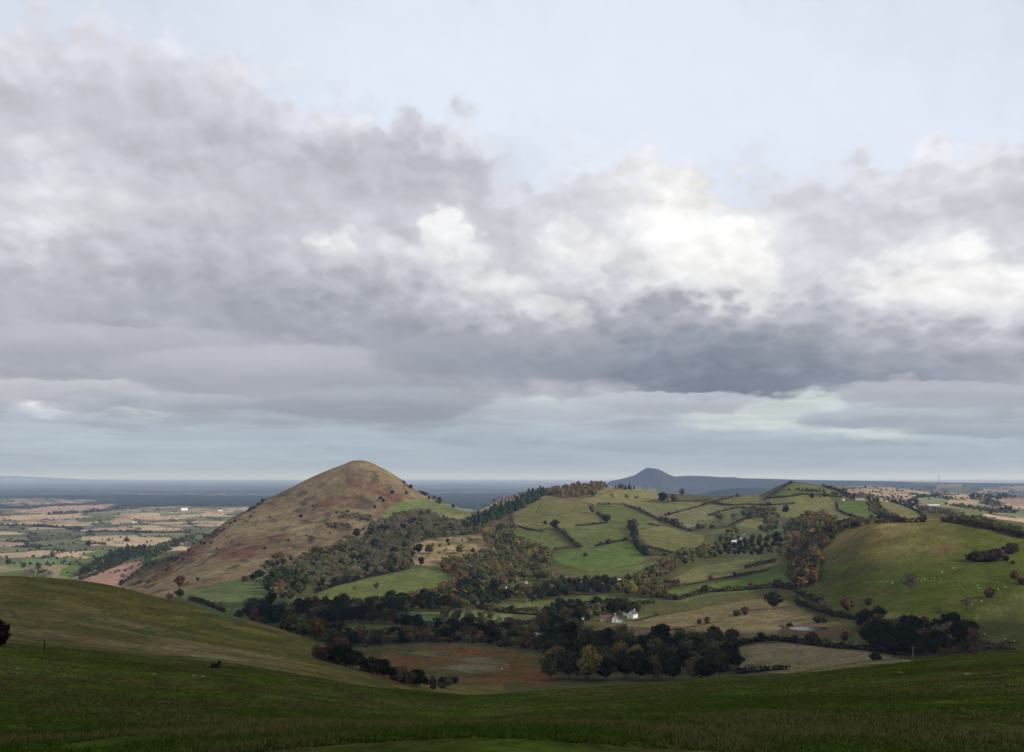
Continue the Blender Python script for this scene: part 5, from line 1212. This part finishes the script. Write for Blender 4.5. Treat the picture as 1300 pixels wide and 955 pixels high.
for px, py, rx, ry, b, hd in [(845,240,48,30,.85,.14),(832,280,42,34,.7,.16),(885,290,62,44,.95,.14),(925,325,58,38,.85,.14),(955,352,36,18,.7,.2),(870,345,62,20,.6,.2),
    (730,300,42,28,.6,.16),(757,328,42,26,.65,.16),(700,325,32,24,.4,.2),(565,295,38,30,.75,.15),(592,322,28,18,.5,.2),(540,328,32,16,.45,.2),(430,314,28,24,.6,.15),(405,305,20,14,.4,.2),(500,312,26,16,.35,.2),
    (640,365,48,20,.55,.18),(603,350,32,15,.4,.2),(692,392,42,18,.45,.18),(735,402,26,15,.4,.2),(1120,350,42,26,.7,.16),(1162,366,48,28,.8,.15),(1202,382,44,18,.6,.2),(1236,312,28,20,.65,.16),(1262,352,38,28,.75,.16),(1288,388,32,18,.6,.2),
    (1180,322,34,22,.4,.2),(85,285,62,18,.4,.25),(52,248,42,18,.3,.3),(62,515,30,13,.7,.2),(440,158,40,16,.35,.2),(330,95,60,18,.3,.3),(250,262,50,18,.2,.3),(60,180,44,18,.25,.3),(150,262,40,16,.25,.3)]:
    Cc = puff(Cc, px, py, rx*1.08, ry*1.08, b*.80, hd*1.7)
# flat layered clouds in the lower sky: lit tops, grey bases
UwL = mth('ADD', mth('ADD', U, mth('MULTIPLY', mth('SUBTRACT', sA.outputs[0], .5), 60.)), mth('MULTIPLY', mth('SUBTRACT', sC.outputs[0], .5), 50.))
RwL = mth('ADD', mth('ADD', ROW, mth('MULTIPLY', mth('SUBTRACT', sB.outputs[1], .5), 16.)), mth('MULTIPLY', mth('SUBTRACT', sC.outputs[1], .5), 15.))
def layer(C_, px, py, rx, ry, lt, lb, b, hard=.22):
    ang = math.atan((px-CX)/F)*F*1.03
    ex = mth('DIVIDE', mth('SUBTRACT', UwL, ang), rx); ey = mth('DIVIDE', mth('SUBTRACT', RwL, py), ry)
    e2_ = mth('POWER', mth('ABSOLUTE', ey), 2.6)
    m = sstep(mth('ADD', mth('MULTIPLY', ex, ex), e2_), 1+hard, 1-hard*1.6)
    t = sstep(ey, -.85, .55)
    c = mixc(t, (*skycol(lt, py), 1), (*skycol(lb, py), 1))
    return mixc(mth('MULTIPLY', m, b), C_, c)
for a_ in [(90,437,230,26,192,172,.7),(340,470,190,34,196,166,.75),(640,452,170,30,170,150,.6),(60,492,110,12,206,190,.7),(490,512,150,22,180,154,.8),(240,512,90,13,188,166,.8),(110,510,60,13,180,166,.7),
    (850,511,110,14,204,180,.8),(700,522,90,13,202,184,.7),(1190,500,120,16,188,172,.8),(1130,531,120,13,198,172,.85),(1250,545,90,11,188,172,.8),(930,560,170,10,196,184,.7),(650,548,110,9,200,186,.6),
    (190,568,190,8,208,194,.6),(560,577,140,8,200,188,.5),(1180,575,160,8,198,184,.6),(860,583,150,7,196,186,.5),(350,552,120,9,200,188,.5),(30,545,80,9,208,194,.6)]:
    Cc = layer(Cc, *a_)
st = N.new('ShaderNodeTexSky'); st.sky_type = 'NISHITA'; st.sun_disc = False
st.sun_elevation = math.radians(SUN_EL); st.sun_rotation = math.radians(SUN_AZ); st.altitude = 300; st.dust_density = 1.5
skyc = st.outputs[0]
cl10 = vscale(Cc, 10.)
below = sstep(dz, -.03, 0., 1., 0.)
tot = mixc(mth('SUBTRACT', .97, mth('MULTIPLY', clear, .03)), skyc, cl10)
tot = mixc(below, tot, (.9, .95, 1.0, 1))
L.new(tot, bg.inputs['Color'])
world.cycles.sampling_method = 'MANUAL'; world.cycles.sample_map_resolution = 256

sun = bpy.data.lights.new('sun', 'SUN'); sun.energy = 4.3; sun.angle = math.radians(.6); sun.color = (1, .93, .82)
so = bpy.data.objects.new('sun', sun); col.objects.link(so)
el, a_ = math.radians(SUN_EL), math.radians(SUN_AZ)
d = Vector((math.sin(a_)*math.cos(el), math.cos(a_)*math.cos(el), math.sin(el)))
so.rotation_euler = d.to_track_quat('Z', 'Y').to_euler(); so.location = d*500

# ------------------------------------------------------------------ unseen cloud mesh, added out of view to shade the near valley
def added_shade_cloud(name, blobs, base, thick, lab, seed):
    sh = 1/math.tan(el)*(base+100); ox, oy = d.x/math.cos(el)*sh, d.y/math.cos(el)*sh
    gx = np.arange(-2600, 2601, 26.); X_, Y_ = np.meshgrid(gx, gx)
    D = np.zeros_like(X_)-9
    for x, y, rx, ry in blobs: D = np.maximum(D, 1-np.sqrt(((X_-x)/rx)**2+((Y_-y)/ry)**2))
    D = D*1.3+(fbm(X_/420, Y_/420, seed, 5)-.5)*1.0
    th = np.sqrt(np.clip(D, 0, None))*thick*(.6+.8*fbm(X_/160, Y_/160, seed+9, 4))
    zt = base+th; zb = base-th*.12; idx = -np.ones(X_.shape, int); m = D > 0
    cell = m[:-1, :-1] & m[1:, :-1] & m[:-1, 1:] & m[1:, 1:]
    use = np.zeros(m.shape, bool); use[:-1, :-1] |= cell; use[1:, :-1] |= cell; use[:-1, 1:] |= cell; use[1:, 1:] |= cell
    idx[use] = np.arange(use.sum()); n = int(use.sum())
    bx, by = X_[use].mean(), Y_[use].mean()
    V = np.concatenate([np.stack([X_[use]-bx, Y_[use]-by, zt[use]-base], 1), np.stack([X_[use]-bx, Y_[use]-by, zb[use]-base-1], 1)])
    Fc = []
    for i, j in zip(*np.nonzero(cell)):
        a, b, c, e = idx[i, j], idx[i, j+1], idx[i+1, j+1], idx[i+1, j]; Fc.append((a, b, c, e)); Fc.append((e+n, c+n, b+n, a+n))
        if i == 0 or not cell[i-1, j]: Fc.append((a, a+n, b+n, b))
        if j == 0 or not cell[i, j-1]: Fc.append((e, e+n, a+n, a))
        if not cell[i+1, j] if i+1 < cell.shape[0] else True: Fc.append((c, c+n, e+n, e))
        if not cell[i, j+1] if j+1 < cell.shape[1] else True: Fc.append((b, b+n, c+n, c))
    me = bpy.data.meshes.new(name); me.from_pydata(V.tolist(), [], Fc); me.polygons.foreach_set('use_smooth', [True]*len(Fc)); me.materials.append(added_cloudm)
    o = link(name, me, None, (bx+ox, by+oy, base)); tag(o, lab, 'added_shade_cloud', kind='structure')
added_cloudm = plainmat('added_cloud_white', (.85,.86,.88), 1, .04, .01)
added_shade_cloud('added_shade_cloud', [(-350,380,950,640),(420,120,850,380),(-420,930,520,360)], 800, 260, 'cloudlike mass added out of view to shade the near valley', 5)

# ------------------------------------------------------------------ haze
zlo = float(ZG.min())-1; top = float(ZG.max())+140; R_ = 96000
bm = bmesh.new(); boxm(bm, -R_, R_, -R_, R_, zlo, top)
hm = bpy.data.materials.new('haze_air'); hm.use_nodes = True; nt2 = hm.node_tree; nt2.nodes.remove(nt2.nodes['Principled BSDF'])
pv = nt2.nodes.new('ShaderNodeVolumePrincipled'); pv.inputs['Color'].default_value = (.47, .63, 1.0, 1); pv.inputs['Absorption Color'].default_value = (1, 1, 1, 1); pv.inputs['Density'].default_value = 4.0e-5; pv.inputs['Anisotropy'].default_value = .1
nt2.links.new(pv.outputs[0], nt2.nodes['Material Output'].inputs['Volume'])
hz = link('haze', tomesh(bm, 'haze', hm)); tag(hz, 'thin blue autumn haze over the countryside', 'haze', kind='stuff')

# ------------------------------------------------------------------ camera and render settings
cam = bpy.data.cameras.new('camera'); cam.sensor_width = 36; cam.lens = 36*F/1300; cam.shift_y = (HY-477.5)/1300
cam.clip_start = .5; cam.clip_end = 250000
co = bpy.data.objects.new('camera', cam); col.objects.link(co); co.location = (0, 0, 0); co.rotation_euler = (math.radians(90), 0, 0); scene.camera = co
vs_ = scene.view_settings; vs_.view_transform = 'Standard'; vs_.look = 'None'; vs_.exposure = 0; vs_.gamma = 1
scene.render.engine = 'CYCLES'; cy = scene.cycles; cy.use_denoising = True; cy.max_bounces = 5; cy.diffuse_bounces = 2; cy.volume_bounces = 0; cy.transmission_bounces = 2; cy.use_adaptive_sampling = True; cy.adaptive_threshold = .02
